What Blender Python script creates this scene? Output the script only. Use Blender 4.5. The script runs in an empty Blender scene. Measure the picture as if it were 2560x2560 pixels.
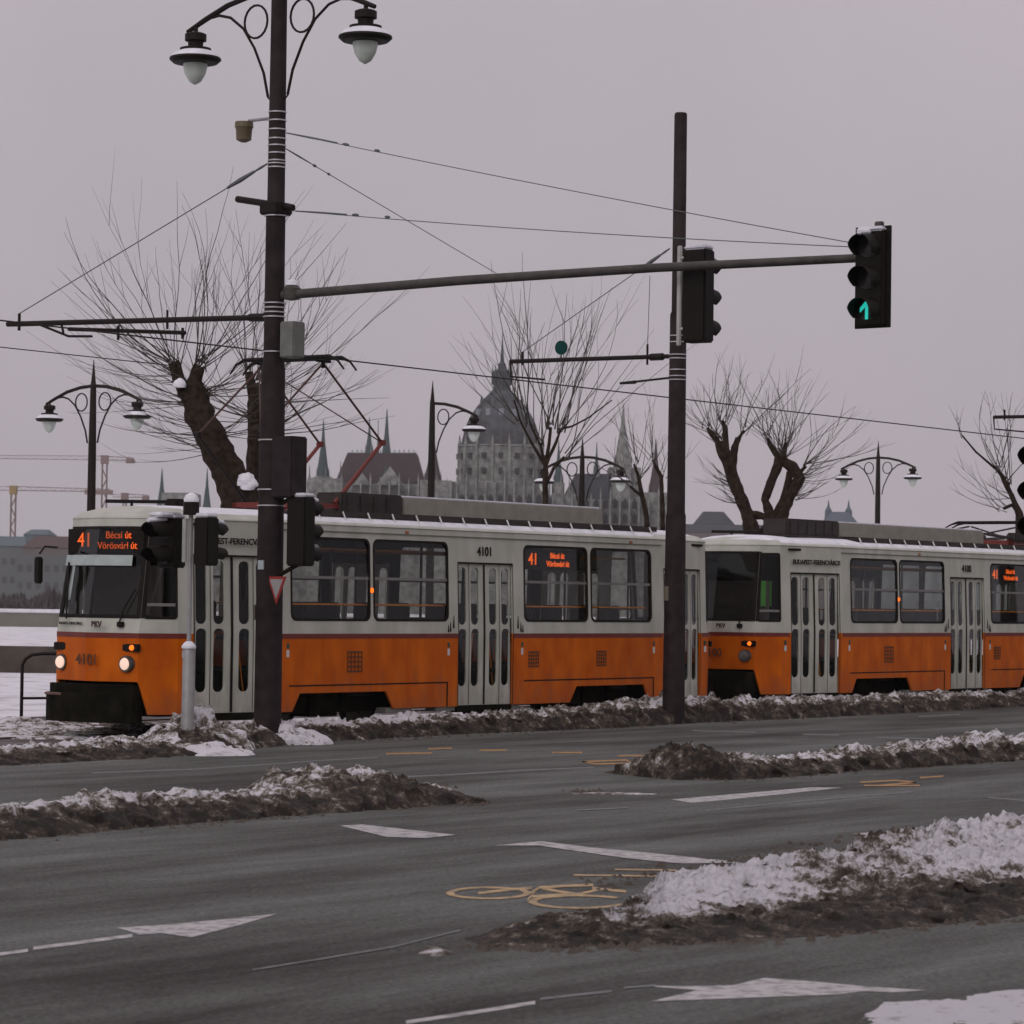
import bpy, bmesh, math, random
from mathutils import Vector, Matrix, noise
from mathutils.geometry import tessellate_polygon
R = math.radians
C = bpy.context.scene.collection
rnd = random.Random(7)

# ------------------------------------------------------------------ camera, sky, sun, exposure
F = 7440.0            # focal length in source pixels (2560 wide)
CAMZ = 1.93
cd = bpy.data.cameras.new('Camera'); cam = bpy.data.objects.new('Camera', cd); C.objects.link(cam)
cd.sensor_width = 36.0; cd.lens = 36.0 * F / 2560.0
cd.dof.use_dof = True; cd.dof.focus_distance = 38.0; cd.dof.aperture_fstop = 6.5
cd.clip_start = 0.5; cd.clip_end = 6000
CR = (Matrix.Rotation(R(90 + 1.69), 3, 'X') @ Matrix.Rotation(R(0.8), 3, 'Z'))
cam.matrix_world = Matrix.Translation((0, 0, CAMZ)) @ CR.to_4x4()
bpy.context.scene.camera = cam

SUN_EL, SUN_AZ = 32.0, 205.0
w = bpy.data.worlds.new("World"); bpy.context.scene.world = w; w.use_nodes = True
nt = w.node_tree; nt.nodes.clear()
out = nt.nodes.new('ShaderNodeOutputWorld'); bg = nt.nodes.new('ShaderNodeBackground')
sky = nt.nodes.new('ShaderNodeTexSky'); sky.sky_type = 'NISHITA'; sky.sun_disc = False
sky.sun_elevation = R(SUN_EL); sky.sun_rotation = R(SUN_AZ); sky.dust_density = 6.0; sky.air_density = 1.0
hs = nt.nodes.new('ShaderNodeHueSaturation'); hs.inputs['Saturation'].default_value = 0.12
nt.links.new(sky.outputs[0], hs.inputs['Color'])
tc = nt.nodes.new('ShaderNodeTexCoord'); nz = nt.nodes.new('ShaderNodeTexNoise')
nz.inputs['Scale'].default_value = 3.0; nz.inputs['Detail'].default_value = 4.0
nt.links.new(tc.outputs['Generated'], nz.inputs['Vector'])
cr = nt.nodes.new('ShaderNodeValToRGB')
cr.color_ramp.elements[0].position = 0.3; cr.color_ramp.elements[0].color = (0.84, 0.85, 0.885, 1)
cr.color_ramp.elements[1].position = 0.7; cr.color_ramp.elements[1].color = (1.0, 0.965, 0.985, 1)
nt.links.new(nz.outputs['Fac'], cr.inputs['Fac'])
vm = nt.nodes.new('ShaderNodeVectorMath'); vm.operation = 'MULTIPLY'
vm.inputs[1].default_value = (5.25, 4.82, 5.08)
nt.links.new(cr.outputs['Color'], vm.inputs[0])
mx = nt.nodes.new('ShaderNodeMix'); mx.data_type = 'RGBA'; mx.inputs[0].default_value = 0.88
nt.links.new(hs.outputs['Color'], mx.inputs[6]); nt.links.new(vm.outputs[0], mx.inputs[7])
sx_ = nt.nodes.new('ShaderNodeSeparateXYZ'); nt.links.new(tc.outputs['Generated'], sx_.inputs[0])
m0 = nt.nodes.new('ShaderNodeMath'); m0.operation = 'MAXIMUM'; m0.inputs[1].default_value = 0.0; nt.links.new(sx_.outputs['Z'], m0.inputs[0])
m1_ = nt.nodes.new('ShaderNodeMath'); m1_.operation = 'POWER'; m1_.inputs[1].default_value = 2.0; nt.links.new(m0.outputs[0], m1_.inputs[0])
m2_ = nt.nodes.new('ShaderNodeMath'); m2_.operation = 'MULTIPLY_ADD'; m2_.inputs[1].default_value = 1.0; m2_.inputs[2].default_value = 1.0; nt.links.new(m1_.outputs[0], m2_.inputs[0])
vz = nt.nodes.new('ShaderNodeVectorMath'); vz.operation = 'SCALE'; nt.links.new(mx.outputs[2], vz.inputs[0]); nt.links.new(m2_.outputs[0], vz.inputs['Scale'])
nt.links.new(vz.outputs[0], bg.inputs['Color']); bg.inputs['Strength'].default_value = 0.1
nt.links.new(bg.outputs[0], out.inputs[0])

sl = bpy.data.lights.new('sun', 'SUN'); sl.energy = 0.5; sl.angle = R(25); sl.color = (1, 0.95, 0.92)
so = bpy.data.objects.new('sun', sl); C.objects.link(so)
so.rotation_euler = (R(90 - SUN_EL), 0, R(180 - SUN_AZ))
vs = bpy.context.scene.view_settings
vs.view_transform = 'Standard'; vs.look = 'None'; vs.gamma = 1.0; vs.exposure = 0.0; vs.use_curve_mapping = False

# ------------------------------------------------------------------ projection helpers
def ray(x, y):
    return CR @ Vector(((x - 1280) / F, (1280 - y) / F, -1))
def W(x, y, Z):
    d = ray(x, y); k = Z / d.y
    return Vector((d.x * k, Z, CAMZ + d.z * k))
def G(x, y, z=0.0):
    d = ray(x, y); k = (z - CAMZ) / d.z
    return Vector((d.x * k, d.y * k, z))
# tram frame: u along the track, v away from the road
TH = math.atan2(0.8074, 0.59); U = Vector((math.cos(TH), math.sin(TH), 0)); V = Vector((-math.sin(TH), math.cos(TH), 0))
T0 = Vector((-0.36, 44.5, 0))
def T(u, v, z=0): return T0 + U * u + V * v + Vector((0, 0, z))

# ------------------------------------------------------------------ materials
MATS = {}
def mat(name, col, rough=0.6, metal=0.0, var=0.12, scale=6.0, bump=0.0, spec=0.4, emit=None, es=0.0, col2=None, stretch=None, bscale=None, spray=0.0):
    if name in MATS: return MATS[name]
    m = bpy.data.materials.new(name); m.use_nodes = True; n = m.node_tree.nodes; l = m.node_tree.links
    b = n['Principled BSDF']; b.inputs['Roughness'].default_value = rough; b.inputs['Metallic'].default_value = metal
    b.inputs['Specular IOR Level'].default_value = spec
    t = n.new('ShaderNodeTexCoord'); mp = n.new('ShaderNodeMapping'); l.new(t.outputs['Object'], mp.inputs['Vector'])
    if stretch: mp.inputs['Scale'].default_value = stretch
    nn = n.new('ShaderNodeTexNoise'); nn.inputs['Scale'].default_value = scale; nn.inputs['Detail'].default_value = 6
    l.new(mp.outputs[0], nn.inputs['Vector'])
    r = n.new('ShaderNodeValToRGB'); e = r.color_ramp.elements
    e[0].position = 0.3; e[1].position = 0.7
    c2 = col2 or tuple(min(1, c * (1 + var)) for c in col); c1 = tuple(c * (1 - var) for c in col) if not col2 else col
    e[0].color = (*c1, 1); e[1].color = (*c2, 1)
    l.new(nn.outputs['Fac'], r.inputs['Fac']); l.new(r.outputs['Color'], b.inputs['Base Color'])
    if bump:
        n2 = n.new('ShaderNodeTexNoise'); n2.inputs['Scale'].default_value = bscale or scale * 4; n2.inputs['Detail'].default_value = 8
        l.new(t.outputs['Object'], n2.inputs['Vector'])
        bp = n.new('ShaderNodeBump'); bp.inputs['Strength'].default_value = bump; bp.inputs['Distance'].default_value = 0.03
        l.new(n2.outputs['Fac'], bp.inputs['Height']); l.new(bp.outputs['Normal'], b.inputs['Normal'])
    if spray:
        sx = n.new('ShaderNodeSeparateXYZ'); l.new(t.outputs['Object'], sx.inputs[0])
        n3 = n.new('ShaderNodeTexNoise'); n3.inputs['Scale'].default_value = 5; n3.inputs['Detail'].default_value = 8; n3.inputs['Roughness'].default_value = .7
        m3 = n.new('ShaderNodeMapping'); m3.inputs['Scale'].default_value = (1, 1, .45); l.new(t.outputs['Object'], m3.inputs[0]); l.new(m3.outputs[0], n3.inputs['Vector'])
        a1 = n.new('ShaderNodeMath'); a1.operation = 'MULTIPLY_ADD'; a1.inputs[1].default_value = -1.0; a1.inputs[2].default_value = .35; l.new(sx.outputs['Z'], a1.inputs[0])
        a2 = n.new('ShaderNodeMath'); a2.operation = 'MAXIMUM'; a2.inputs[1].default_value = -1.05; l.new(a1.outputs[0], a2.inputs[0])
        a3 = n.new('ShaderNodeMath'); a3.operation = 'MULTIPLY_ADD'; a3.inputs[1].default_value = 3.0; l.new(n3.outputs['Fac'], a3.inputs[0]); a4 = n.new('ShaderNodeMath'); a4.operation = 'ADD'; a4.inputs[1].default_value = -.95; l.new(a2.outputs[0], a4.inputs[0]); l.new(a4.outputs[0], a3.inputs[2])
        a5 = n.new('ShaderNodeMath'); a5.operation = 'MULTIPLY'; a5.use_clamp = True; a5.inputs[1].default_value = spray; l.new(a3.outputs[0], a5.inputs[0])
        a6 = n.new('ShaderNodeMath'); a6.operation = 'MINIMUM'; a6.inputs[1].default_value = .55; l.new(a5.outputs[0], a6.inputs[0])
        xm = n.new('ShaderNodeMix'); xm.data_type = 'RGBA'; l.new(a6.outputs[0], xm.inputs[0]); l.new(r.outputs['Color'], xm.inputs[6]); xm.inputs[7].default_value = (.10, .075, .055, 1); l.new(xm.outputs[2], b.inputs['Base Color'])
    if emit:
        b.inputs['Emission Color'].default_value = (*emit, 1); b.inputs['Emission Strength'].default_value = es
    MATS[name] = m; return m
def glass_mat(name, tint=(0.78, 0.79, 0.77), gl=0.02):
    if name in MATS: return MATS[name]
    m = bpy.data.materials.new(name); m.use_nodes = True; n = m.node_tree.nodes; l = m.node_tree.links; n.clear()
    o = n.new('ShaderNodeOutputMaterial'); tr = n.new('ShaderNodeBsdfTransparent'); tr.inputs[0].default_value = (*tint, 1)
    g = n.new('ShaderNodeBsdfGlossy'); g.inputs['Roughness'].default_value = 0.04; g.inputs[0].default_value = (0.9, 0.93, 0.95, 1)
    lw_ = n.new('ShaderNodeLayerWeight'); lw_.inputs['Blend'].default_value = 0.5
    pw = n.new('ShaderNodeMath'); pw.operation = 'POWER'; pw.inputs[1].default_value = 4.0; l.new(lw_.outputs['Facing'], pw.inputs[0])
    fr = n.new('ShaderNodeMath'); fr.operation = 'MULTIPLY_ADD'; fr.inputs[1].default_value = 0.8; fr.inputs[2].default_value = gl; l.new(pw.outputs[0], fr.inputs[0])
    x = n.new('ShaderNodeMixShader'); l.new(fr.outputs[0], x.inputs[0]); l.new(tr.outputs[0], x.inputs[1]); l.new(g.outputs[0], x.inputs[2])
    l.new(x.outputs[0], o.inputs[0]); MATS[name] = m; return m

M_white = mat('tram_cream_paint', (0.36, 0.365, 0.31), 0.5, col2=(0.50, 0.50, 0.445), stretch=(1.5, 1.5, .6), scale=2.0, spray=.45, bump=0.03, spec=0.25)
M_orange = mat('tram_orange_paint', (0.42, 0.072, 0.001), 0.5, col2=(0.60, 0.128, 0.002), stretch=(1.6, 1.6, .7), scale=2.2, spray=.45, bump=0.02, spec=0.12)
M_stripe = mat('dark_red_stripe', (0.14, 0.018, 0.012), 0.5)
M_rubber = mat('black_rubber', (0.011, 0.009, 0.007), 0.7, spec=0.15)
M_black = mat('black_plastic', (0.010, 0.008, 0.006), 0.6, bump=0.02, spec=0.15)
M_under = mat('underframe_grime', (0.009, 0.008, 0.005), 0.9, var=0.6, spec=0.08)
M_steel = mat('worn_steel', (0.20, 0.19, 0.18), 0.45, 0.6)
M_glass = glass_mat('window_glass')
M_glassd = glass_mat('windscreen_glass', (0.48, 0.49, 0.48))
M_hand = mat('orange_handrail', (0.62, 0.20, 0.01), 0.4)
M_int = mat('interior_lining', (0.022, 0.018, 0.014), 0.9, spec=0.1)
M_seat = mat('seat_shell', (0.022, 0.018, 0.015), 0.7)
M_led = mat('led_amber', (0.3, 0.05, 0.01), emit=(1.0, 0.13, 0.012), es=0.85)
M_head = mat('headlamp_glow', (0.8, 0.6, 0.5), emit=(1.0, 0.66, 0.50), es=0.55)
M_amber = mat('amber_marker', (0.8, 0.2, 0.02), emit=(1.0, 0.17, 0.01), es=1.2)
M_pole = mat('pole_brown_paint', (0.017, 0.012, 0.012), 0.7, col2=(0.036, 0.027, 0.027), scale=5, bump=0.15, spec=0.12)
M_galv = mat('galvanised_steel', (0.30, 0.30, 0.30), 0.5, 0.4, var=0.15)
M_arm = mat('arm_steel', (0.055, 0.052, 0.045), 0.6, 0.2, var=.3, scale=8)
M_band = mat('steel_band', (0.50, 0.48, 0.50), 0.35, 0.6)
M_iron = mat('lamp_iron', (0.016, 0.012, 0.010), 0.6, spec=0.15)
M_snow = mat('clean_snow', (0.60, 0.61, 0.65), 0.9, col2=(0.78, 0.77, 0.82), scale=5, bump=0.25)
M_bark = mat('willow_bark', (0.012, 0.008, 0.005), 0.95, col2=(0.042, 0.031, 0.023), scale=9, bump=0.7, spec=0.1)
M_twig = mat('bare_twig', (0.045, 0.038, 0.030), 0.9)
M_panto = mat('red_pantograph_paint', (0.14, 0.020, 0.014), 0.5)
M_stone = mat('pale_limestone', (0.085, 0.085, 0.08), 0.9, col2=(0.27, 0.275, 0.255), scale=0.55)
M_roofd = mat('slate_maroon_roof', (0.042, 0.024, 0.027), 0.8, var=0.2, scale=0.2)
M_roofb = mat('slate_blue_roof', (0.035, 0.036, 0.045), 0.8, var=0.2, scale=0.2)
M_verd = mat('verdigris_spire', (0.035, 0.06, 0.06), 0.8, var=0.2)
M_winf = mat('far_window_dark', (0.018, 0.018, 0.02), 0.7)
M_bulb = mat('frosted_lamp_glass', (0.50, 0.56, 0.51), 0.25)
M_box = mat('roof_box_cream', (0.26, 0.25, 0.21), 0.7, var=0.12)
M_dkbox = mat('resistor_box', (0.030, 0.022, 0.020), 0.7, var=0.3)

# ------------------------------------------------------------------ mesh builder
class MB:
    def __init__(s): s.v = []; s.f = []
    def add(s, vs, fs):
        o = len(s.v); s.v += [tuple(p) for p in vs]; s.f += [tuple(i + o for i in f) for f in fs]; return s
    def box(s, x0, x1, y0, y1, z0, z1, rot=0.0, tilt=0.0):
        c = Vector(((x0 + x1) / 2, (y0 + y1) / 2, (z0 + z1) / 2)); M = Matrix.Rotation(rot, 3, 'Z') @ Matrix.Rotation(tilt, 3, 'Y')
        vs = [c + M @ (Vector((x, y, z)) - c) for z in (z0, z1) for x, y in ((x0, y0), (x1, y0), (x1, y1), (x0, y1))]
        return s.add(vs, [(3, 2, 1, 0), (4, 5, 6, 7), (0, 1, 5, 4), (1, 2, 6, 5), (2, 3, 7, 6), (3, 0, 4, 7)])
    def bbox(s, x0, x1, y0, y1, z0, z1, b=0.01):   # bevelled box
        bm = bmesh.new(); bmesh.ops.create_cube(bm, size=1)
        for v in bm.verts: v.co = Vector(((x0 + x1) / 2 + v.co.x * (x1 - x0), (y0 + y1) / 2 + v.co.y * (y1 - y0), (z0 + z1) / 2 + v.co.z * (z1 - z0)))
        bmesh.ops.bevel(bm, geom=bm.edges[:], offset=b, segments=2, affect='EDGES')
        bm.verts.index_update(); s.add([v.co for v in bm.verts], [[v.index for v in f.verts] for f in bm.faces]); bm.free(); return s
    def tube(s, pts, rad, n=8, cap=True):
        pts = [Vector(p) for p in pts]
        if not hasattr(rad, '__len__'): rad = [rad] * len(pts)
        vs = []; prev = None
        for i, p in enumerate(pts):
            t = (pts[min(i + 1, len(pts) - 1)] - pts[max(i - 1, 0)])
            t = t.normalized() if t.length > 1e-9 else Vector((0, 0, 1))
            if prev is None:
                a = Vector((0, 0, 1)) if abs(t.z) < 0.9 else Vector((1, 0, 0))
            else: a = prev
            x = (a - t * a.dot(t)).normalized(); y = t.cross(x); prev = x
            for k in range(n):
                q = 2 * math.pi * k / n; vs.append(p + (x * math.cos(q) + y * math.sin(q)) * rad[i])
        fs = []
        for i in range(len(pts) - 1):
            for k in range(n): fs.append((i * n + k, i * n + (k + 1) % n, (i + 1) * n + (k + 1) % n, (i + 1) * n + k))
        if cap: fs.append(tuple(range(n))[::-1]); fs.append(tuple(range((len(pts) - 1) * n, len(pts) * n)))
        return s.add(vs, fs)
    def lathe(s, prof, c=(0, 0, 0), n=20):
        c = Vector(c); vs = [c + Vector((r * math.cos(2 * math.pi * k / n), r * math.sin(2 * math.pi * k / n), z)) for r, z in prof for k in range(n)]
        fs = [(i * n + k, i * n + (k + 1) % n, (i + 1) * n + (k + 1) % n, (i + 1) * n + k) for i in range(len(prof) - 1) for k in range(n)]
        fs.append(tuple(range(n))[::-1]); fs.append(tuple(range((len(prof) - 1) * n, len(prof) * n)))
        return s.add(vs, fs)
    def prism(s, poly, d0, d1, fn=None):   # poly in (a,b); extruded d0..d1 via fn(a,b,d)
        fn = fn or (lambda a, b, d: Vector((a, d, b))); n = len(poly)
        vs = [fn(a, b, d) for d in (d0, d1) for a, b in poly]
        tr = tessellate_polygon([[Vector((a, b, 0)) for a, b in poly]])
        fs = [tuple(t) for t in tr] + [tuple(i + n for i in t[::-1]) for t in tr]
        fs += [(i, (i + 1) % n, n + (i + 1) % n, n + i) for i in range(n)]
        return s.add(vs, fs)
    def build(s, name, m, parent=None, smooth=False):
        me = bpy.data.meshes.new(name); me.from_pydata(s.v, [], s.f); me.materials.append(m)
        bm = bmesh.new(); bm.from_mesh(me); bmesh.ops.recalc_face_normals(bm, faces=bm.faces[:]); bm.to_mesh(me); bm.free()
        if smooth:
            for p in me.polygons: p.use_smooth = True
            try: me.set_sharp_from_angle(angle=R(35))
            except Exception: pass
        o = bpy.data.objects.new(name, me); C.objects.link(o)
        if parent: o.parent = parent
        return o
def tag(o, label=None, cat=None, group=None, kind=None):
    if label: o['label'] = label
    if cat: o['category'] = cat
    if group: o['group'] = group
    if kind: o['kind'] = kind
    return o
def thing(name, label, cat, loc=(0, 0, 0), rotz=0.0, group=None):
    o = bpy.data.objects.new(name, None); C.objects.link(o); o.location = loc; o.rotation_euler = (0, 0, rotz)
    o.empty_display_size = 0.2
    return tag(o, label, cat, group)
def text_mesh(name, s, size, m, parent, loc, rot, depth=0.003, align='CENTER', sx=1.0, bold=0.0):
    cu = bpy.data.curves.new(name, 'FONT'); cu.body = s; cu.size = size; cu.extrude = depth; cu.align_x = align; cu.align_y = 'CENTER'; cu.offset = bold
    t = bpy.data.objects.new(name, cu); C.objects.link(t)
    dg = bpy.context.evaluated_depsgraph_get(); me = bpy.data.meshes.new_from_object(t.evaluated_get(dg))
    bpy.data.objects.remove(t); me.materials.clear(); me.materials.append(m)
    o = bpy.data.objects.new(name, me); C.objects.link(o); o.parent = parent; o.location = loc
    o.rotation_euler = rot; o.scale = (sx, 1, 1); return o
def rrect(x0, x1, z0, z1, r, n=4):
    p = []
    for cx, cz, a0 in ((x1 - r, z1 - r, 0), (x0 + r, z1 - r, 90), (x0 + r, z0 + r, 180), (x1 - r, z0 + r, 270)):
        for k in range(n + 1):
            a = R(a0 + 90 * k / n); p.append((cx + r * math.cos(a), cz + r * math.sin(a)))
    return p
def panel(mb, fn, outline, holes, th=0.035):
    """plate with holes in (a,b); fn(a,b,d) maps to 3D, d = depth inwards"""
    loops = [outline] + holes; L3 = [[Vector((a, b, 0)) for a, b in lp] for lp in loops]
    flat = [p for lp in loops for p in lp]; n = len(flat); tr = tessellate_polygon(L3)
    vs = [fn(a, b, 0) for a, b in flat] + [fn(a, b, th) for a, b in flat]
    fs = [tuple(t) for t in tr] + [tuple(i + n for i in t) for t in tr]; o = 0
    for lp in loops:
        k = len(lp)
        for i in range(k): fs.append((o + i, o + (i + 1) % k, n + o + (i + 1) % k, n + o + i))
        o += k
    mb.add(vs, fs)

# ------------------------------------------------------------------ ground, roads, river
def sheet(name, pts, m, z, parent=None, kind='structure'):
    mb = MB(); n = len(pts)
    mb.add([(p[0], p[1], z) for p in pts], [])
    tr = tessellate_polygon([[Vector((p[0], p[1], 0)) for p in pts]]); mb.f = [tuple(t) for t in tr]
    me = bpy.data.meshes.new(name); me.from_pydata(mb.v, [], mb.f); me.materials.append(m)
    bm = bmesh.new(); bm.from_mesh(me)
    for f in bm.faces:
        f.normal_update()
        if f.normal.z < 0: f.normal_flip()
    bm.to_mesh(me); bm.free()
    o = bpy.data.objects.new(name, me); C.objects.link(o)
    if kind: o['kind'] = kind
    return o
def ground_mat():
    m = bpy.data.materials.new('trampled_snow'); m.use_nodes = True; n = m.node_tree.nodes; l = m.node_tree.links
    b = n['Principled BSDF']; b.inputs['Roughness'].default_value = 0.9; t = n.new('ShaderNodeTexCoord')
    nn = n.new('ShaderNodeTexNoise'); nn.inputs['Scale'].default_value = 0.8; nn.inputs['Detail'].default_value = 10; nn.inputs['Roughness'].default_value = 0.68
    l.new(t.outputs['Object'], nn.inputs['Vector']); r = n.new('ShaderNodeValToRGB'); e = r.color_ramp.elements
    e[0].position = 0.30; e[0].color = (0.20, 0.18, 0.16, 1); e[1].position = 0.50; e[1].color = (0.68, 0.67, 0.71, 1)
    e2 = e.new(0.38); e2.color = (0.45, 0.44, 0.44, 1)
    l.new(nn.outputs['Fac'], r.inputs['Fac']); l.new(r.outputs['Color'], b.inputs['Base Color'])
    bp = n.new('ShaderNodeBump'); bp.inputs['Strength'].default_value = 0.6; bp.inputs['Distance'].default_value = 0.08
    l.new(nn.outputs['Fac'], bp.inputs['Height']); l.new(bp.outputs['Normal'], b.inputs['Normal']); return m
def asphalt_mat():
    m = bpy.data.materials.new('damp_asphalt'); m.use_nodes = True; n = m.node_tree.nodes; l = m.node_tree.links
    b = n['Principled BSDF']; t = n.new('ShaderNodeTexCoord'); mp = n.new('ShaderNodeMapping')
    mp.inputs['Rotation'].default_value = (0, 0, -TH); l.new(t.outputs['Object'], mp.inputs['Vector'])
    ms = n.new('ShaderNodeMapping'); ms.inputs['Scale'].default_value = (0.16, 0.8, 1); l.new(mp.outputs[0], ms.inputs['Vector'])
    n1 = n.new('ShaderNodeTexNoise'); n1.inputs['Scale'].default_value = 0.9; n1.inputs['Detail'].default_value = 9; n1.inputs['Roughness'].default_value = 0.68; l.new(ms.outputs[0], n1.inputs['Vector'])
    n2 = n.new('ShaderNodeTexNoise'); n2.inputs['Scale'].default_value = 30; n2.inputs['Detail'].default_value = 12; n2.inputs['Roughness'].default_value = 0.85; l.new(t.outputs['Object'], n2.inputs['Vector'])
    r = n.new('ShaderNodeValToRGB'); e = r.color_ramp.elements
    e[0].position = 0.32; e[0].color = (0.033, 0.029, 0.027, 1); e[1].position = 0.68; e[1].color = (0.125, 0.131, 0.124, 1)
    l.new(n1.outputs['Fac'], r.inputs['Fac'])
    r2 = n.new('ShaderNodeValToRGB'); e = r2.color_ramp.elements; e[0].position = 0.38; e[0].color = (0.38, 0.38, 0.38, 1); e[1].position = 0.62; e[1].color = (1.8, 1.78, 1.76, 1)
    l.new(n2.outputs['Fac'], r2.inputs['Fac'])
    x = n.new('ShaderNodeMix'); x.data_type = 'RGBA'; x.blend_type = 'MULTIPLY'; x.inputs[0].default_value = 1
    l.new(r.outputs[0], x.inputs[6]); l.new(r2.outputs[0], x.inputs[7]); l.new(x.outputs[2], b.inputs['Base Color'])
    rr = n.new('ShaderNodeMapRange'); rr.inputs[1].default_value = 0.35; rr.inputs[2].default_value = 0.65; rr.inputs[3].default_value = 0.85; rr.inputs[4].default_value = 0.6
    b.inputs['Specular IOR Level'].default_value = 0.10
    l.new(n1.outputs['Fac'], rr.inputs[0]); l.new(rr.outputs[0], b.inputs['Roughness'])
    bp = n.new('ShaderNodeBump'); bp.inputs['Strength'].default_value = 0.5; bp.inputs['Distance'].default_value = 0.01
    l.new(n2.outputs['Fac'], bp.inputs['Height']); l.new(bp.outputs['Normal'], b.inputs['Normal']); return m
M_gsnow = ground_mat(); M_asph = asphalt_mat()
# ground as one sheet that drops to the river bed beyond the quay
prof = [(-60, 0), (30, 0), (70, 0), (110, 0), (170.6, 0), (171, -6), (300, -7.5), (560, -7.5), (575, -5.2), (1500, -5.2), (5000, -5.2)]
gm = MB(); xs = [-2500, -400, -60, 0, 60, 400, 2500]
for y, z in prof:
    for x in xs: gm.v.append((x, y, z))
for j in range(len(prof) - 1):
    for i in range(len(xs) - 1):
        a = j * len(xs) + i; gm.f.append((a, a + 1, a + 1 + len(xs), a + len(xs)))
g = gm.build('ground', M_gsnow); g['kind'] = 'structure'
for p in g.data.polygons:
    if p.normal.z < -0.1: g.data.flip_normals(); break
M_water = mat('grey_river', (0.10, 0.11, 0.11), 0.15, bump=0.3, scale=0.3)
sheet('river', [(-2500, 171.5), (2500, 171.5), (2500, 569), (-2500, 569)], M_water, -6.0)
# tracks in slush, along the tram
M_slush = mat('brown_slush', (0.035, 0.026, 0.022), 0.75, col2=(0.13, 0.115, 0.11), scale=1.5, bump=0.5)
def strip(name, v0, v1, m, z, u0=-40, u1=90):
    return sheet(name, [T(u0, v0), T(u1, v0), T(u1, v1), T(u0, v1)], m, z)
strip('tram_track_bed', -0.35, 2.75, M_slush, 0.004)
strip('tram_track_bed', 4.1, 6.9, M_slush, 0.004)
M_rail = mat('rail_steel', (0.16, 0.13, 0.12), 0.35, 0.8)
for v in (0.53, 1.97, 4.78, 6.22):
    mb = MB(); a = T(-40, v); b_ = T(90, v); d = V * 0.03
    mb.add([a - d + Vector((0, 0, z)) for z in (0.0, 0.03)] + [a + d + Vector((0, 0, z)) for z in (0.0, 0.03)] + [b_ - d + Vector((0, 0, z)) for z in (0.0, 0.03)] + [b_ + d + Vector((0, 0, z)) for z in (0.0, 0.03)],
           [(0, 1, 5, 4), (1, 3, 7, 5), (3, 2, 6, 7), (0, 2, 3, 1), (4, 5, 7, 6)])
    o = mb.build('tram_rail', M_rail); o['kind'] = 'structure'
# road: everything on the camera side of the kerb
kerb_px = [(0, 1912), (250, 1902), (500, 1884), (668, 1862), (900, 1846), (1200, 1830), (1500, 1818), (1650, 1808), (2000, 1791), (2560, 1761)]
kp = [G(x, y) + V * 0.45 for x, y in kerb_px]
kp = [kp[0] + (kp[0] - kp[1]).normalized() * 30] + kp + [kp[-1] + U * 70]
sheet('road', [(p.x, p.y) for p in kp] + [(70, kp[-1].y), (70, -30), (-60, -30), (-60, kp[0].y)], M_asph, 0.006)
mb = MB()
for i in range(len(kp) - 1):
    a, b_ = kp[i] + V * 0.02, kp[i + 1] + V * 0.02; d = V * 0.16
    mb.add([a, a + d, b_ + d, b_, a + Vector((0, 0, .12)), a + d + Vector((0, 0, .12)), b_ + d + Vector((0, 0, .12)), b_ + Vector((0, 0, .12))],
           [(0, 3, 7, 4), (4, 7, 6, 5), (1, 5, 6, 2)])
o = mb.build('kerb', mat('kerb_stone', (0.16, 0.15, 0.14), 0.85, bump=0.3)); o['kind'] = 'structure'

# painted markings
def worn(name, c):
    m = bpy.data.materials.new(name); m.use_nodes = True; n = m.node_tree.nodes; l = m.node_tree.links
    b = n['Principled BSDF']; b.inputs['Roughness'].default_value = 0.8; t = n.new('ShaderNodeTexCoord')
    nn = n.new('ShaderNodeTexNoise'); nn.inputs['Scale'].default_value = 9; nn.inputs['Detail'].default_value = 9; nn.inputs['Roughness'].default_value = 0.7
    l.new(t.outputs['Object'], nn.inputs['Vector']); r = n.new('ShaderNodeValToRGB'); e = r.color_ramp.elements
    e[0].position = 0.40; e[0].color = (*[0.40 * x + 0.03 for x in c], 1); e[1].position = 0.54; e[1].color = (*c, 1)
    l.new(nn.outputs['Fac'], r.inputs['Fac']); l.new(r.outputs[0], b.inputs['Base Color']); return m
M_mw = worn('worn_white_paint', (0.42, 0.40, 0.40)); M_mf = worn('faded_white_paint', (0.14, 0.145, 0.145)); M_my = worn('worn_yellow_paint', (0.42, 0.29, 0.15)); M_mo = worn('worn_orange_paint', (0.34, 0.185, 0.06))
MZ = [0.0082]
def mark(px, m, name='road_marking'):
    MZ[0] = .0082 + (MZ[0] - .0082 + .0003) % .0024; pts = [G(x, y) for x, y in px]; return sheet(name, pts, m, MZ[0])
def line(px, hw, m, name='road_marking'):
    """stroke through pixels; hw = half thickness in pixels (vertical)"""
    return mark([(x, y - hw) for x, y in px] + [(x, y + hw) for x, y in px[::-1]], m, name)
line([(230, 1934), (500, 1924), (800, 1903), (945, 1895)], 1.6, M_mf)
line([(740, 1962), (900, 1948), (1140, 1938), (1300, 1928), (1485, 1920)], 1.8, M_mf)
mark([(292, 2323), (405, 2316), (560, 2302), (693, 2288), (600, 2316), (478, 2347), (402, 2336), (348, 2341), (325, 2332)], M_mw, 'arrow_marking')
line([(83, 2375), (331, 2343)], 4, M_mw, 'lane_dash'); line([(-10, 2391), (70, 2380)], 4, M_mw, 'lane_dash')
line([(632, 2429), (800, 2402), (980, 2372), (1150, 2330)], 2, M_mf)
mark([(850, 2067), (905, 2064), (1140, 2090), (1065, 2098), (966, 2095)], M_mw, 'give_way_dash')
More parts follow.
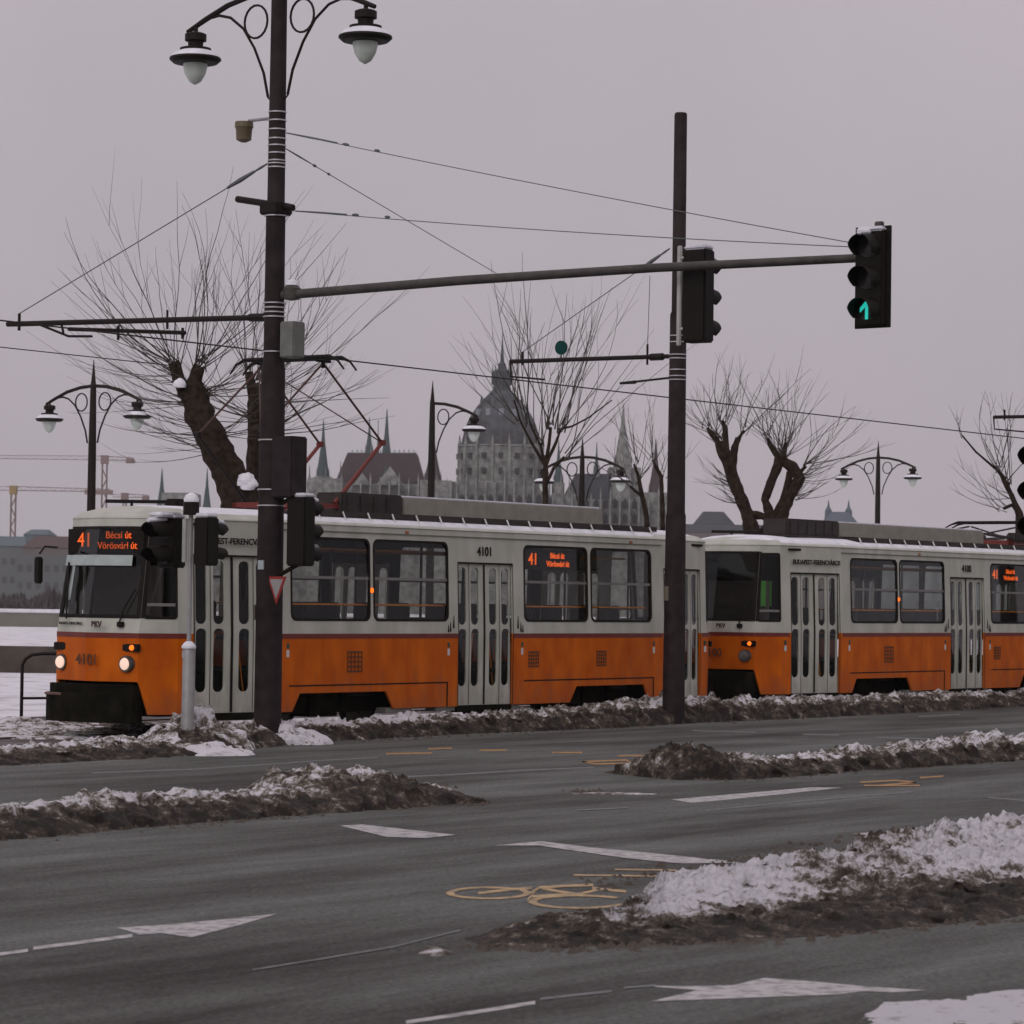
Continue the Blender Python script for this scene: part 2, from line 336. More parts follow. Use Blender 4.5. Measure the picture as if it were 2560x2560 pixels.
mark([(1235, 2117), (1352, 2106), (1480, 2122), (1600, 2133), (1860, 2160), (1700, 2162), (1560, 2148), (1345, 2117)], M_mw)
mark([(1679, 2001), (1790, 1991), (2030, 1970), (2105, 1971), (1960, 1987), (1800, 2003), (1730, 2009)], M_mw)
line([(1766, 2028), (1990, 2006), (2279, 1981)], 1.8, M_mf)
mark([(2130, 2087), (2262, 2076), (2340, 2084), (2205, 2092)], M_mw, 'give_way_dash')
for a in ([(1732, 1828), (1890, 1832)], [(2008, 1837), (2097, 1839)], [(2192, 1845), (2329, 1849)], [(2296, 1793), (2400, 1787)], [(1440, 2028), (1570, 2022)], [(2470, 1995), (2560, 2003)]):
    line(a, 1.6, M_mf, 'lane_dash')
mark([(1600, 2468), (1712, 2470), (1832, 2467), (1910, 2449), (2014, 2456), (2160, 2470), (2320, 2480), (2230, 2485), (2159, 2482), (2100, 2490), (1890, 2498), (1625, 2508), (1720, 2486), (1740, 2480)], M_mw, 'arrow_marking')
line([(1015, 2561), (1180, 2536), (1338, 2511)], 4.5, M_mw, 'lane_dash'); line([(1350, 2502), (1529, 2482)], 3, M_mf, 'lane_dash'); line([(1560, 2474), (1640, 2468)], 2.5, M_mf, 'lane_dash')
# bicycle symbol
def ring(cx, cy, rx, ry, tx, ty, m, a0=0, a1=360, name='bicycle_marking'):
    n = 36; o_ = []; i_ = []
    for k in range(n + 1):
        a = R(a0 + (a1 - a0) * k / n)
        o_.append((cx + rx * math.cos(a), cy - ry * math.sin(a))); i_.append((cx + (rx - tx) * math.cos(a), cy - (ry - ty) * math.sin(a)))
    MZ[0] = .0082 + (MZ[0] - .0082 + .0003) % .0024; mb = MB(); mb.add([tuple(G(x, y)[:2]) + (MZ[0],) for x, y in o_ + i_], [(k, k + 1, n + 2 + k, n + 1 + k) for k in range(n)])
    o = mb.build(name, m); o['kind'] = 'structure'
    if o.data.polygons[0].normal.z < 0: o.data.flip_normals()
ring(1222, 2236, 107, 16, 20, 4.6, M_my); ring(1448, 2258, 128, 18, 22, 5.0, M_my, 35, 340)
for a in ([(1325, 2236), (1350, 2222), (1440, 2217), (1483, 2216)], [(1345, 2222), (1318, 2254)], [(1350, 2222), (1400, 2232), (1450, 2240)], [(1330, 2244), (1450, 2238)], [(1450, 2238), (1500, 2226), (1480, 2222)], [(1195, 2236), (1290, 2226), (1330, 2223)], [(1500, 2226), (1565, 2232)]):
    line(a, 3.2, M_my, 'bicycle_marking')
line([(1434, 2191), (1679, 2194)], 1.9, M_my); line([(1537, 2177), (1690, 2179)], 1.9, M_my)
for a in ([(965, 1886), (1080, 1884)], [(1198, 1877), (1268, 1877)], [(1380, 1883), (1456, 1883)], [(1545, 1891), (1640, 1891)], [(1070, 1874), (1130, 1872)]):
    line(a, 2.0, M_mo)
for a in ([(1456, 1906), (1566, 1902), (1580, 1910), (1490, 1912), (1456, 1906)], [(2150, 1958), (2240, 1953), (2290, 1958), (2200, 1966)], [(2160, 1966), (2300, 1966)], [(2300, 1946), (2358, 1942)]):
    line(a, 2.0, M_mo, 'bicycle_marking')

# ------------------------------------------------------------------ snow banks (ploughed, dirty)
def bank_mat():
    m = bpy.data.materials.new('ploughed_snow'); m.use_nodes = True; n = m.node_tree.nodes; l = m.node_tree.links
    b = n['Principled BSDF']; b.inputs['Roughness'].default_value = 0.85; t = n.new('ShaderNodeTexCoord')
    at = n.new('ShaderNodeAttribute'); at.attribute_name = 'snow'
    nn = n.new('ShaderNodeTexNoise'); nn.inputs['Scale'].default_value = 6.5; nn.inputs['Detail'].default_value = 10; nn.inputs['Roughness'].default_value = 0.78
    l.new(t.outputs['Object'], nn.inputs['Vector'])
    ad = n.new('ShaderNodeMath'); ad.operation = 'ADD'; l.new(at.outputs['Fac'], ad.inputs[0])
    sc = n.new('ShaderNodeMath'); sc.operation = 'MULTIPLY_ADD'; sc.inputs[1].default_value = 3.2; sc.inputs[2].default_value = -1.50
    l.new(nn.outputs['Fac'], sc.inputs[0]); l.new(sc.outputs[0], ad.inputs[1])
    r = n.new('ShaderNodeValToRGB'); e = r.color_ramp.elements
    e[0].position = 0.12; e[0].color = (0.016, 0.010, 0.006, 1); e[1].position = 0.88; e[1].color = (0.86, 0.83, 0.88, 1)
    for p, c in ((0.36, (0.058, 0.040, 0.027, 1)), (0.56, (0.15, 0.118, 0.088, 1)), (0.70, (0.38, 0.36, 0.33, 1))):
        q = e.new(p); q.color = c
    l.new(ad.outputs[0], r.inputs['Fac']); l.new(r.outputs['Color'], b.inputs['Base Color'])
    bp = n.new('ShaderNodeBump'); bp.inputs['Strength'].default_value = 1.0; bp.inputs['Distance'].default_value = 0.09
    l.new(nn.outputs['Fac'], bp.inputs['Height']); l.new(bp.outputs['Normal'], b.inputs['Normal']); return m
M_bank = bank_mat()
def lerp_tab(tab, x):
    if x <= tab[0][0]: return tab[0][1:]
    for a, b_ in zip(tab, tab[1:]):
        if x <= b_[0]:
            f = (x - a[0]) / (b_[0] - a[0]); f = f * f * (3 - 2 * f) if False else f
            return tuple(p + (q - p) * f for p, q in zip(a[1:], b_[1:]))
    return tab[-1][1:]
def bank(name, label, tab, step=0.05, nt_=26, away=None, rough=1.0, seed=0, peak=0.5, ray_away=False):
    """tab rows: (x px, y px of near foot, y px of crest, width in m, snowiness of the top)"""
    away = away or V
    x0, x1 = tab[0][0], tab[-1][0]; pts = []; x = x0
    L = (G(x1, tab[-1][1]) - G(x0, tab[0][1])).length; n = max(20, int(L / step)); vs = []; sn = []
    for i in range(n + 1):
        x = x0 + (x1 - x0) * i / n
        if 1:   # reparametrise by ground distance
            pass
        yf, yc, wd, sw = lerp_tab(tab, x); sw *= 1 if ray_away else .92
        N = G(x, yf)
        if ray_away: away = Vector((N.x, N.y, 0)).normalized()
        P = N + away * wd * peak
        hor = 1499 + 0.014 * (x - 1280)
        h = max(0.01, CAMZ - (yc - hor) * P.y / F) * (1 if ray_away else .84) * min(1, (i / 9) ** .6, ((n - i) / 9) ** .6)
        for j in range(nt_ + 1):
            t = j / nt_
            if ray_away: k = (.20 * min(1, t / .07) + .80 * (t / peak) ** .85) if t < peak else (max(0, 1 - (t - peak) / (1 - peak))) ** .6
            elif t < peak: k = math.sin(t / peak * math.pi / 2) ** 0.75
            else: k = math.cos((t - peak) / (1 - peak) * math.pi / 2) ** 0.6 if t < 1 else 0
            p = N + away * wd * t
            q = Vector((p.x * 1.6 + seed, p.y * 1.6, 0)); q2 = q * 3.1; q3 = q * 8.5
            e = min(1, t * 6, (1 - t) * 6)
            nz_ = noise.noise(q) * 0.30 + noise.noise(q2) * 0.30 + noise.noise(q3) * 0.28 + noise.noise(q3 * 2.3) * .16
            hh = h * k * (1 + rough * nz_ * 1.15) + 0.05 * rough * e * abs(noise.noise(q3 * 1.7)) * min(1, h * 8)
            jx = noise.noise(q2 + Vector((9, 9, 9))) * 0.16 * rough * (1 if 0 < j < nt_ else 0.8)
            vs.append(p + away * jx * (1 if j < nt_ else 0) + Vector((0, 0, max(0.0, hh) if 0 < j < nt_ else -0.02)))
            top = min(1, max(0, (t / peak - 0.17) * 3.6)) if ray_away else min(1, max(0, (t / peak - 0.34) * 2.6))
            sn.append(max(0, min(1, 0.12 + (sw - 0.12) * top + 0.25 * noise.noise(q2 + Vector((3, 1, 7))))))
    m1 = nt_ + 1
    fs = [(i * m1 + j, (i + 1) * m1 + j, (i + 1) * m1 + j + 1, i * m1 + j + 1) for i in range(n) for j in range(nt_)]
    # close both ends
    me = bpy.data.meshes.new(name); me.from_pydata([tuple(p) for p in vs], [], fs); me.materials.append(M_bank)
    a = me.attributes.new('snow', 'FLOAT', 'POINT')
    for i, s_ in enumerate(sn): a.data[i].value = s_
    for p in me.polygons: p.use_smooth = True
    o = bpy.data.objects.new(name, me); C.objects.link(o)
    return tag(o, label, 'snow bank')
bank('snow_bank', 'long low bank of ploughed snow in front of the tram, white along its crest', [
    (-120, 1912, 1868, 1.5, .75), (0, 1916, 1874, 1.5, .8), (200, 1906, 1862, 1.5, .85), (330, 1900, 1852, 1.5, .75), (440, 1893, 1846, 1.5, .62), (520, 1890, 1858, 1.5, .9), (545, 1886, 1822, 1.4, .3), (600, 1878, 1814, 1.3, .4), (700, 1866, 1806, 1.2, .8), (800, 1856, 1799, 1.2, .95), (1000, 1846, 1792, 1.1, .95),
    (1200, 1835, 1784, 1.1, .7), (1400, 1827, 1772, 1.1, .5), (1520, 1822, 1766, 1.1, .55), (1620, 1816, 1748, 1.1, .7), (1750, 1808, 1745, 1.1, .72), (1900, 1802, 1742, 1.1, .66), (2050, 1795, 1741, 1.1, .7), (2250, 1784, 1734, 1.1, .6), (2560, 1767, 1726, 1.1, .6), (2700, 1760, 1722, 1.1, .6)], seed=1, step=0.045)
bank('snow_bank', 'dirty ridge of snow between lanes at the left, clods heaped at its right end', [
    (-90, 2112, 2020, 1.3, .66), (0, 2104, 2022, 1.3, .66), (130, 2094, 2008, 1.3, .62), (280, 2078, 1996, 1.25, .78), (400, 2069, 1984, 1.2, .62), (600, 2052, 1977, 1.2, .66), (760, 2040, 1972, 1.2, .6), (880, 2032, 1962, 1.3, .66), (920, 2029, 1932, 1.6, .5), (1000, 2024, 1916, 1.8, .5), (1085, 2018, 1908, 1.8, .62), (1130, 2014, 1934, 1.6, .5), (1180, 2011, 1966, 1.1, .66), (1225, 2008, 1972, 0.8, .25), (1255, 2007, 2000, 0.4, .1)], seed=5, step=0.035, rough=.9)
bank('snow_bank', 'dirty ridge of snow in the right half, pointed brown heap at its left end', [
    (1612, 1944, 1930, .9, .3), (1660, 1949, 1912, 1.1, .4), (1700, 1951, 1896, 1.2, .45), (1740, 1952, 1874, 1.3, .3), (1790, 1952, 1850, 1.35, .25), (1850, 1951, 1868, 1.3, .3), (1900, 1950, 1884, 1.2, .45), (1930, 1948, 1892, 1.15, .6), (2050, 1938, 1888, 1.1, .7), (2180, 1927, 1876, 1.1, .7), (2300, 1920, 1862, 1.1, .72), (2420, 1912, 1850, 1.1, .8), (2500, 1906, 1840, 1.1, .8), (2700, 1893, 1828, 1.1, .8)], seed=9, step=0.035, rough=1.1, away=Vector((-.5, .866, 0)))
bank('snow_bank', 'broad snow heap at the lower right, white on top, brown clods along its foot', [
    (1130, 2370, 2364, .5, .05), (1200, 2374, 2334, .7, .1), (1280, 2374, 2300, .9, .25), (1400, 2372, 2290, .9, .35), (1500, 2370, 2272, 1.0, .42), (1590, 2368, 2240, 1.9, .5), (1660, 2366, 2190, 2.9, 1.1), (1760, 2362, 2172, 3.2, 1.1), (1900, 2352, 2154, 3.5, .95), (2050, 2342, 2128, 3.9, .56), (2200, 2328, 2090, 4.6, .52), (2350, 2316, 2064, 5.4, .85), (2480, 2302, 2050, 5.6, .95), (2640, 2286, 2040, 5.8, .9)], seed=14, step=0.026, nt_=130, rough=0.9, peak=0.86, ray_away=True)
bank('snow_bank', 'corner of a clean white snow heap at the bottom right edge', [
    (2120, 2600, 2562, 1.0, .7), (2180, 2625, 2540, 1.6, .95), (2300, 2625, 2528, 1.8, 1.0), (2400, 2620, 2510, 1.9, 1.0), (2500, 2615, 2496, 1.9, 1.0), (2640, 2610, 2480, 1.9, 1.0)], seed=20, step=0.02, nt_=40, rough=0.7, peak=0.7, ray_away=True)
# snow kicked up around the thin signal post and along the pole foot
def mound(name, label, cx, cy, rx, ry, h, snow, seed):
    n, m_ = 34, 12; vs = [Vector((cx, cy, h))]; sn = [snow]
    for j in range(1, m_ + 1):
        r = j / m_
        for k in range(n):
            a = 2 * math.pi * k / n; p = Vector((cx + rx * r * math.cos(a), cy + ry * r * math.sin(a), 0))
            q = Vector((p.x * 4 + seed, p.y * 4, 0)); nz_ = noise.noise(q) * .4 + noise.noise(q * 2.7) * .35
            p += Vector((math.cos(a), math.sin(a), 0)) * nz_ * 0.25 * r
            p.z = h * (1 - r) ** 0.8 * (1 + nz_ * 1.3) if j < m_ else -0.02
            vs.append(p); sn.append(max(0, min(1, snow + nz_ * 0.8)))
    fs = [(0, 1 + k, 1 + (k + 1) % n) for k in range(n)]
    for j in range(m_ - 1):
        for k in range(n): fs.append((1 + j * n + k, 1 + (j + 1) * n + k, 1 + (j + 1) * n + (k + 1) % n, 1 + j * n + (k + 1) % n))
    me = bpy.data.meshes.new(name); me.from_pydata([tuple(p) for p in vs], [], fs); me.materials.append(M_bank)
    at_ = me.attributes.new('snow', 'FLOAT', 'POINT')
    for i, s_ in enumerate(sn): at_.data[i].value = s_
    for p in me.polygons: p.use_smooth = True
    o = bpy.data.objects.new(name, me); C.objects.link(o); return tag(o, label, 'snow heap')
mound('snow_heap', 'heap of slushy snow round the foot of the thin grey signal post', -3.95, 37.5, .78, .7, .50, .55, 3)
mound('snow_heap', 'small clean snow heap just right of the grey signal post', -3.6, 36.2, .55, .5, .16, 1.0, 4)
o = mound('snow_heap', 'snow piled round the foot of the tall brown lamp pole', -3.2, 39.1, .9, .5, .34, .85, 6)
# low rough snow between track and left edge
for i, (x, y, rx, ry, h, s_) in enumerate([(40, 1822, 1.3, .8, .16, .65), (200, 1815, 1.5, .7, .14, .5), (330, 1835, 1.0, .6, .15, .45), (110, 1845, 1.1, .5, .10, .7)]):
    p = G(x, y); o = mound('snow_heap', ['low churned snow heap at the left edge before the railing', 'churned grey snow under the black tram bumper', 'brown slush heap in front of the tram corner', 'flat snow lump left of the tram bumper'][i], p.x, p.y, rx, ry, h, s_, 30 + i)
for (x, y, rx, ry, h, s_, lab) in [(1085, 2380, .13, .25, .03, .3, 'thin strip of brown slush lying left of the broad snow heap'), (1530, 1986, .5, .3, .015, .5, 'crumbs of dirty snow lying on the lane between the two ridges')]:
    p = G(x, y); mound('slush_patch', lab, p.x, p.y, rx, ry, h, s_, x)

cm = MB(); rc = random.Random(77)
feet = [[(0, 2104), (400, 2069), (880, 2032), (1255, 2007)], [(1640, 1948), (1790, 1953), (2050, 1938), (2560, 1902)], [(1150, 2374), (1500, 2371), (1900, 2353), (2560, 2295)], [(0, 1917), (668, 1868), (1650, 1815), (2560, 1768)], [(1560, 2235), (1660, 2195), (1900, 2160), (2200, 2095)], [(600, 1972), (900, 1940), (1200, 1975)], [(1480, 1985), (1560, 1982)]]
for fi, ft in enumerate(feet):
    for i in range((150, 150, 330, 220, 160, 60, 30)[fi]):
        k = rc.randrange(len(ft) - 1); f = rc.random(); x = ft[k][0] + (ft[k + 1][0] - ft[k][0]) * f; y = ft[k][1] + (ft[k + 1][1] - ft[k][1]) * f
        p = G(x, y) - V * (abs(rc.gauss(0, .16)) * (1 if fi < 4 else -1) - .08); r_ = rc.uniform(.008, .035) * (1.3 if rc.random() < .15 else 1)
        vs = []
        for a in range(6):
            q = a / 6 * 6.283 + rc.uniform(-.3, .3); rr_c = r_ * rc.uniform(.7, 1.2); vs.append((p.x + rr_c * math.cos(q), p.y + rr_c * math.sin(q), .004))
        vs.append((p.x + rc.uniform(-.3, .3) * r_, p.y, r_ * rc.uniform(.7, 1.3)))
        cm.add(vs, [(a, (a + 1) % 6, 6) for a in range(6)])
tag(cm.build('slush_crumbs', mat('slush_clod', (.05, .036, .026), .9, col2=(.09, .075, .062), scale=1.7)), 'loose crumbs of dirty snow scattered along the feet of the banks', 'slush', kind='stuff')

# ------------------------------------------------------------------ the tram
W_ALL = 2.5
HALF = [(0, 0), (4.80, 0), (6.30, 0.20), (6.50, 0.24), (6.98, 0.50), (7.20, 1.25)]
def lean(px, py, z):
    """body narrows slightly upwards; the noses lean back above the belt"""
    t = max(0.0, (z - 1.42) / 1.52); sx = 1 if px > 0 else -1; a = abs(px)
    back = 0.0 if a < 6.51 else (0.24 * min(1, (a - 6.5) / 0.48) * t if a < 7.0 else 0.24 * t)
    y = py + (0.05 * t * (1 if py < 1.25 else -1) if abs(py - 1.25) > 0.01 else 0)
    return Vector((px - sx * back, y, z))
def side_fn(A, B, out):
    """returns fn(a,z,d): a metres from A to B on the footprint"""
    Av, Bv = Vector(A), Vector(B); L = (Bv - Av).length
    def fn(a, z, d):
        f = a / L; p = lean(A[0], A[1], z).lerp(lean(B[0], B[1], z), f)
        dr = (Bv - Av).normalized(); nrm = Vector((-dr.y, dr.x)) * out
        return p + Vector((nrm.x, nrm.y, 0)) * d
    return fn, L
def make_tram(name, label, loc_u, number, front_display, panto_u, folded, boxes, rail_range, side_disp, green, seedv):
    t = thing(name, label, 'tram', T(loc_u, 0), TH, 'orange and white tram cars coupled together')
    up = MB(); lo = MB(); stripe = MB(); lin = MB(); seams = []; sidewin = []
    Z0, ZB, ZT = 0.35, 1.42, 2.94
    wins = [(-4.48, -2.76), (-2.67, -0.93), (0.98, 2.67), (2.77, 4.48)]
    doors = []
    for side in (0, 1):
        my = (lambda y: y) if side == 0 else (lambda y: W_ALL - y)
        inw = 1 if side == 0 else -1
        # --- middle
        fn, L = side_fn((-4.8, my(0)), (4.8, my(0)), inw)
        off = 4.8
        outl = [(0, ZB), (off - .69, ZB), (off - .69, 2.47), (off + .69, 2.47), (off + .69, ZB), (L, ZB), (L, ZT), (0, ZT)]
        panel(up, fn, outl, [rrect(a + off, b + off, 1.61, 2.757, .11) for a, b in wins])
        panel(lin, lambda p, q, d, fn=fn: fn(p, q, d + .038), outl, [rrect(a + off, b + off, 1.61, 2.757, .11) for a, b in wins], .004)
        for a, b in wins: sidewin.append((fn, a + off, b + off, 1.61, 2.757, side))
        for s0, s1, cuts in ((0, off - .69, (0.36, 0.52, 2.42, 2.60)), (off + .69, L, (L - 2.60, L - 2.42, L - .52, L - .36))):
            c0, c1, c2, c3 = cuts
            panel(lo, fn, [(s0, Z0), (c0, Z0), (c1, .60), (c2, .60), (c3, Z0), (s1, Z0), (s1, ZB), (s0, ZB)], [])
            stripe.add([fn(s0, 1.355, -.004), fn(s1, 1.355, -.004), fn(s1, 1.422, -.004), fn(s0, 1.422, -.004)], [(0, 1, 2, 3)])
            skl = MB()   # skirt panel seams
            e0, e1 = (s0 + .28, s1 - .25)
            for q in ((e0, e1, .695, .715), (e1 - .02, e1 + .012, Z0, .715)) if s0 < 1 else ((e0, e1, .695, .715), (e1 - .02, e1 + .012, Z0 + .02, .715)):
                skl.add([fn(q[0], q[2], -.004), fn(q[1], q[2], -.004), fn(q[1], q[3], -.004), fn(q[0], q[3], -.004)], [(0, 1, 2, 3)])
            seams.append(skl)
        doors.append((fn, off - .69, off + .69, side))
        for sx in (-1, 1):
            # --- tapered part with the end door
            A, B = (sx * 4.8, my(0)), (sx * 6.3, my(.2)); fn, L = side_fn(A, B, inw * sx)
            d0, d1 = .07, L - .05
            panel(up, fn, [(0, ZB), (d0, ZB), (d0, 2.47), (d1, 2.47), (d1, ZB), (L, ZB), (L, ZT), (0, ZT)], [])
            for q0, q1 in ((0, d0), (d1, L)): panel(lo, fn, [(q0, Z0), (q1, Z0), (q1, ZB), (q0, ZB)], [])
            doors.append((fn, d0, d1, side))
            # --- pillar
            A, B = (sx * 6.3, my(.2)), (sx * 6.5, my(.24)); fn, L = side_fn(A, B, inw * sx)
            panel(up, fn, [(0, ZB), (L, ZB), (L, ZT), (0, ZT)], []); panel(lo, fn, [(0, Z0), (L, Z0), (L, ZB), (0, ZB)], [])
            stripe.add([fn(0, 1.355, -.004), fn(L, 1.355, -.004), fn(L, 1.422, -.004), fn(0, 1.422, -.004)], [(0, 1, 2, 3)])
            # --- cab side facet
            A, B = (sx * 6.5, my(.24)), (sx * 6.98, my(.5)); fn, L = side_fn(A, B, inw * sx)
            hole = rrect(.0 + .02, L - .05, 1.62, 2.80, .05)
            hole = [(a, z) if not (a < .15 and z < 1.8) else (a, z) for a, z in hole]
            panel(up, fn, [(0, ZB), (L, ZB), (L, ZT), (0, ZT)], [hole])
            panel(lo, fn, [(0, Z0), (L - .14, Z0), (L, .78), (L, ZB), (0, ZB)], [])
            stripe.add([fn(0, 1.355, -.004), fn(L, 1.355, -.004), fn(L, 1.422, -.004), fn(0, 1.422, -.004)], [(0, 1, 2, 3)])
            sidewin.append((fn, .02, L - .05, 1.62, 2.80, 2 + side))
            pil = MB(); pil.add([fn(L - .055, 1.62, -.006), fn(L, 1.62, -.006), fn(L, 2.83, -.006), fn(L - .055, 2.83, -.006)], [(0, 1, 2, 3)]); pil.build('corner_pillar', M_rubber, t)
            # --- nose (half)
            A, B = (sx * 6.98, my(.5)), (sx * 7.2, 1.25); fn, L = side_fn(A, B, inw * sx)
            panel(up, fn, [(0, ZB), (L, ZB), (L, 1.62), (0, 1.62)], []); panel(up, fn, [(0, 2.83), (L, 2.83), (L, ZT), (0, ZT)], [])
            panel(lo, fn, [(0, .78), (L, .78), (L, ZB), (0, ZB)], [])
            stripe.add([fn(0, 1.355, -.004), fn(L, 1.355, -.004), fn(L, 1.422, -.004), fn(0, 1.422, -.004)], [(0, 1, 2, 3)])
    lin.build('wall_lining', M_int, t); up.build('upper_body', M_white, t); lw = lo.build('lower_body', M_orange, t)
    stripe.build('waist_stripe', M_stripe, t)
    for sk in seams: sk.build('skirt_seam', M_rubber, lw)
    # --- windows
    for fn, a, b, z0, z1, kind in sidewin:
        fr = MB(); r_ = .11 if kind < 2 else .05
        panel(fr, lambda p, q, d, fn=fn: fn(p, q, d - .006), rrect(a - .012, b + .012, z0 - .012, z1 + .012, r_), [rrect(a + .022, b - .022, z0 + .022, z1 - .022, r_ * .85)], .03)
        w_ = fr.build('window', M_rubber, t)
        gl = MB(); gl.add([fn(p, q, .018) for p, q in rrect(a + .02, b - .02, z0 + .02, z1 - .02, r_ * .85)], [tuple(range(20))]); gl.build('window_glass', M_glass, w_)
        if kind < 2:
            br = MB()
            for (q0, q1, dd) in ((2.185, 2.225, 0.0),): panel(br, lambda p, q, d, fn=fn: fn(p, q, d + dd), [(a + .02, q0), (b - .02, q0), (b - .02, q1), (a + .02, q1)], [], .014)
            br.build('window_bar', M_steel, w_)
        elif True:
            br = MB(); panel(br, lambda p, q, d, fn=fn: fn(p, q, d + .002), [(a + .02, 1.78), (b - .02, 1.78), (b - .02, 1.82), (a + .02, 1.82)], [], .014); br.build('window_bar', M_steel, w_)
    # --- windscreens
    for sx in (-1, 1):
        A, E, Bm = (sx * 6.98, .5), (sx * 7.2, 1.25), (sx * 6.98, 2.0)
        def wp(p, z, d=0): q = lean(p[0], p[1], z); return q - Vector((sx * d, 0, 0))
        fr = MB(); pts = [A, E, Bm]
        for z0, z1 in ((1.615, 1.66), (2.80, 2.835)):
            for a, b in ((A, E), (E, Bm)): fr.add([wp(a, z0, -.006), wp(b, z0, -.006), wp(b, z1, -.006), wp(a, z1, -.006), wp(a, z0, .03), wp(b, z0, .03), wp(b, z1, .03), wp(a, z1, .03)], [(0, 1, 2, 3), (4, 7, 6, 5), (0, 4, 5, 1), (3, 2, 6, 7)])
        for p, dy in ((A, .06), (Bm, -.06)):
            a = p; b = (p[0] + sx * .018, p[1] + dy)
            fr.add([wp(a, 1.62, -.006), wp(b, 1.62, -.006), wp(b, 2.83, -.006), wp(a, 2.83, -.006), wp(a, 1.62, .03), wp(b, 1.62, .03), wp(b, 2.83, .03), wp(a, 2.83, .03)], [(0, 1, 2, 3), (4, 7, 6, 5), (1, 5, 6, 2), (0, 3, 7, 4)])
        ws = fr.build('windscreen', M_rubber, t)
        gl = MB()
        for a, b in ((A, E), (E, Bm)): gl.add([wp(a, 1.63, .012), wp(b, 1.63, .012), wp(b, 2.82, .012), wp(a, 2.82, .012)], [(0, 1, 2, 3)])
        gl.build('windscreen_glass', M_glassd, ws)
        # display cabinet behind the screen
        if sx == -1:
            bx = MB(); bx.box(-6.86, -6.55, .56, 1.94, 2.47, 2.80); dc = bx.build('destination_display', M_rubber, t)
            if front_display:
                text_mesh('route_number', '41', .27, M_led, dc, (-6.875, 1.62, 2.645), (R(90), 0, R(-90)), sx=1.0)
                text_mesh('destination_text', 'Bécsi út', .135, M_led, dc, (-6.875, 1.0, 2.715), (R(90), 0, R(-90)), sx=1.1)
                text_mesh('destination_text', 'Vörösvári út', .135, M_led, dc, (-6.875, 1.02, 2.575), (R(90), 0, R(-90)), sx=1.05)
            cb = MB(); cb.box(-6.85, -6.4, .60, 1.95, 1.2, 1.66); cb.box(-5.95, -5.9, .3, 2.2, .9, 2.9); cb.build('cab_partition', M_int, t)
            # sun blind and reflective sheet
            sb = MB(); A2 = (-7.02, .66); B2 = (-6.985, 1.97)
            sb.add([wp(A2, 2.31, -.06), wp(E, 2.31, -.06), wp(E, 2.45, -.06), wp(A2, 2.45, -.06), wp(B2, 2.31, -.06), wp(B2, 2.45, -.06)], [(0, 1, 2, 3), (1, 4, 5, 2)])
            sb.add([wp((-7.03, 1.80), 1.85, -.06), wp((-7.05, 1.72), 1.85, -.06), wp((-7.05, 1.72), 2.31, -.06), wp((-7.03, 1.80), 2.31, -.06)], [(0, 1, 2, 3)])
            if front_display: sb.build('sun_blind', mat('pale_blind', (.36, .41, .40), .6), t)
            dk = MB(); dk.box(-6.62, -6.58, .45, 1.68, 1.62, 2.32); dk.build('cab_screen', mat('cab_screen_grey', (.085, .068, .064), .8), t)
            wpz = MB(); wpz.tube([wp((-7.06, .76), 1.56, -.04), wp((-7.05, .70), 1.75, -.05), wp((-7.0, .58), 2.0, -.05)], .012, 6)
            wpz.bbox(-7.10, -7.03, .71, .80, 1.50, 1.57); wpz.build('wiper', M_black, t)
            wpz = MB(); wpz.tube([wp((-7.10, 1.70), 1.6, -.05), wp((-7.05, 1.86), 2.35, -.05)], .014, 6); wpz.tube([wp((-7.08, 1.80), 1.7, -.06), wp((-7.05, 1.78), 2.3, -.06)], .008, 6); wpz.build('wiper', M_black, t)
    # --- mirror at the front left corner (seen beyond the nose)
    mr = MB(); mr.tube([(-6.95, 2.05, 2.55), (-7.08, 2.16, 2.56), (-7.12, 2.22, 2.46)], .014, 6); mr.bbox(-7.16, -7.08, 2.17, 2.29, 2.06, 2.42, .02)
    mr.build('rear_view_mirror', M_black, t)
    # --- doors
    for fn, d0, d1, side in doors:
        c = (d0 + d1) / 2; db = MB(); holes = []
        for k in (-.535, -.225, .225, .535):
            for z0, z1 in ((.64, 1.49), (1.55, 2.40)): holes.append(rrect(c + k - .098, c + k + .098, z0, z1, .075, 3))
        panel(db, lambda p, q, d, fn=fn: fn(p, q, d + .035), [(d0 + .012, .36), (d1 - .012, .36), (d1 - .012, 2.455), (d0 + .012, 2.455)], holes, .03)
        dd = db.build('door', M_white, t)
        gl = MB()
        for h in holes: gl.add([fn(p, q, .05) for p, q in h], [tuple(range(len(h)))])
        gl.build('door_glass', M_glass, dd)
        se = MB()
        for q0, q1, w0 in ((c - .022, c + .022, 0), (c - .385, c - .375, 1), (c + .375, c + .385, 1)):
            se.add([fn(q0, .37, .028), fn(q1, .37, .028), fn(q1, 1.42, .028), fn(q0, 1.42, .028), fn(q1, 2.45, .028), fn(q0, 2.45, .028)], [(0, 1, 2, 3), (3, 2, 4, 5)])
        for z0, z1 in ((2.455, 2.48),): se.add([fn(d0, z0, .0), fn(d1, z0, .0), fn(d1, z1, -.003), fn(d0, z1, -.003)], [(0, 1, 2, 3)])
        for q0, q1 in ((d0 - .004, d0 + .014), (d1 - .014, d1 + .004)): se.add([fn(q0, .36, -.004), fn(q1, .36, -.004), fn(q1, 1.42, -.004), fn(q0, 1.42, -.004), fn(q1, 2.47, -.004), fn(q0, 2.47, -.004)], [(0, 1, 2, 3), (3, 2, 4, 5)])
        se.build('door_seal', M_rubber, dd)
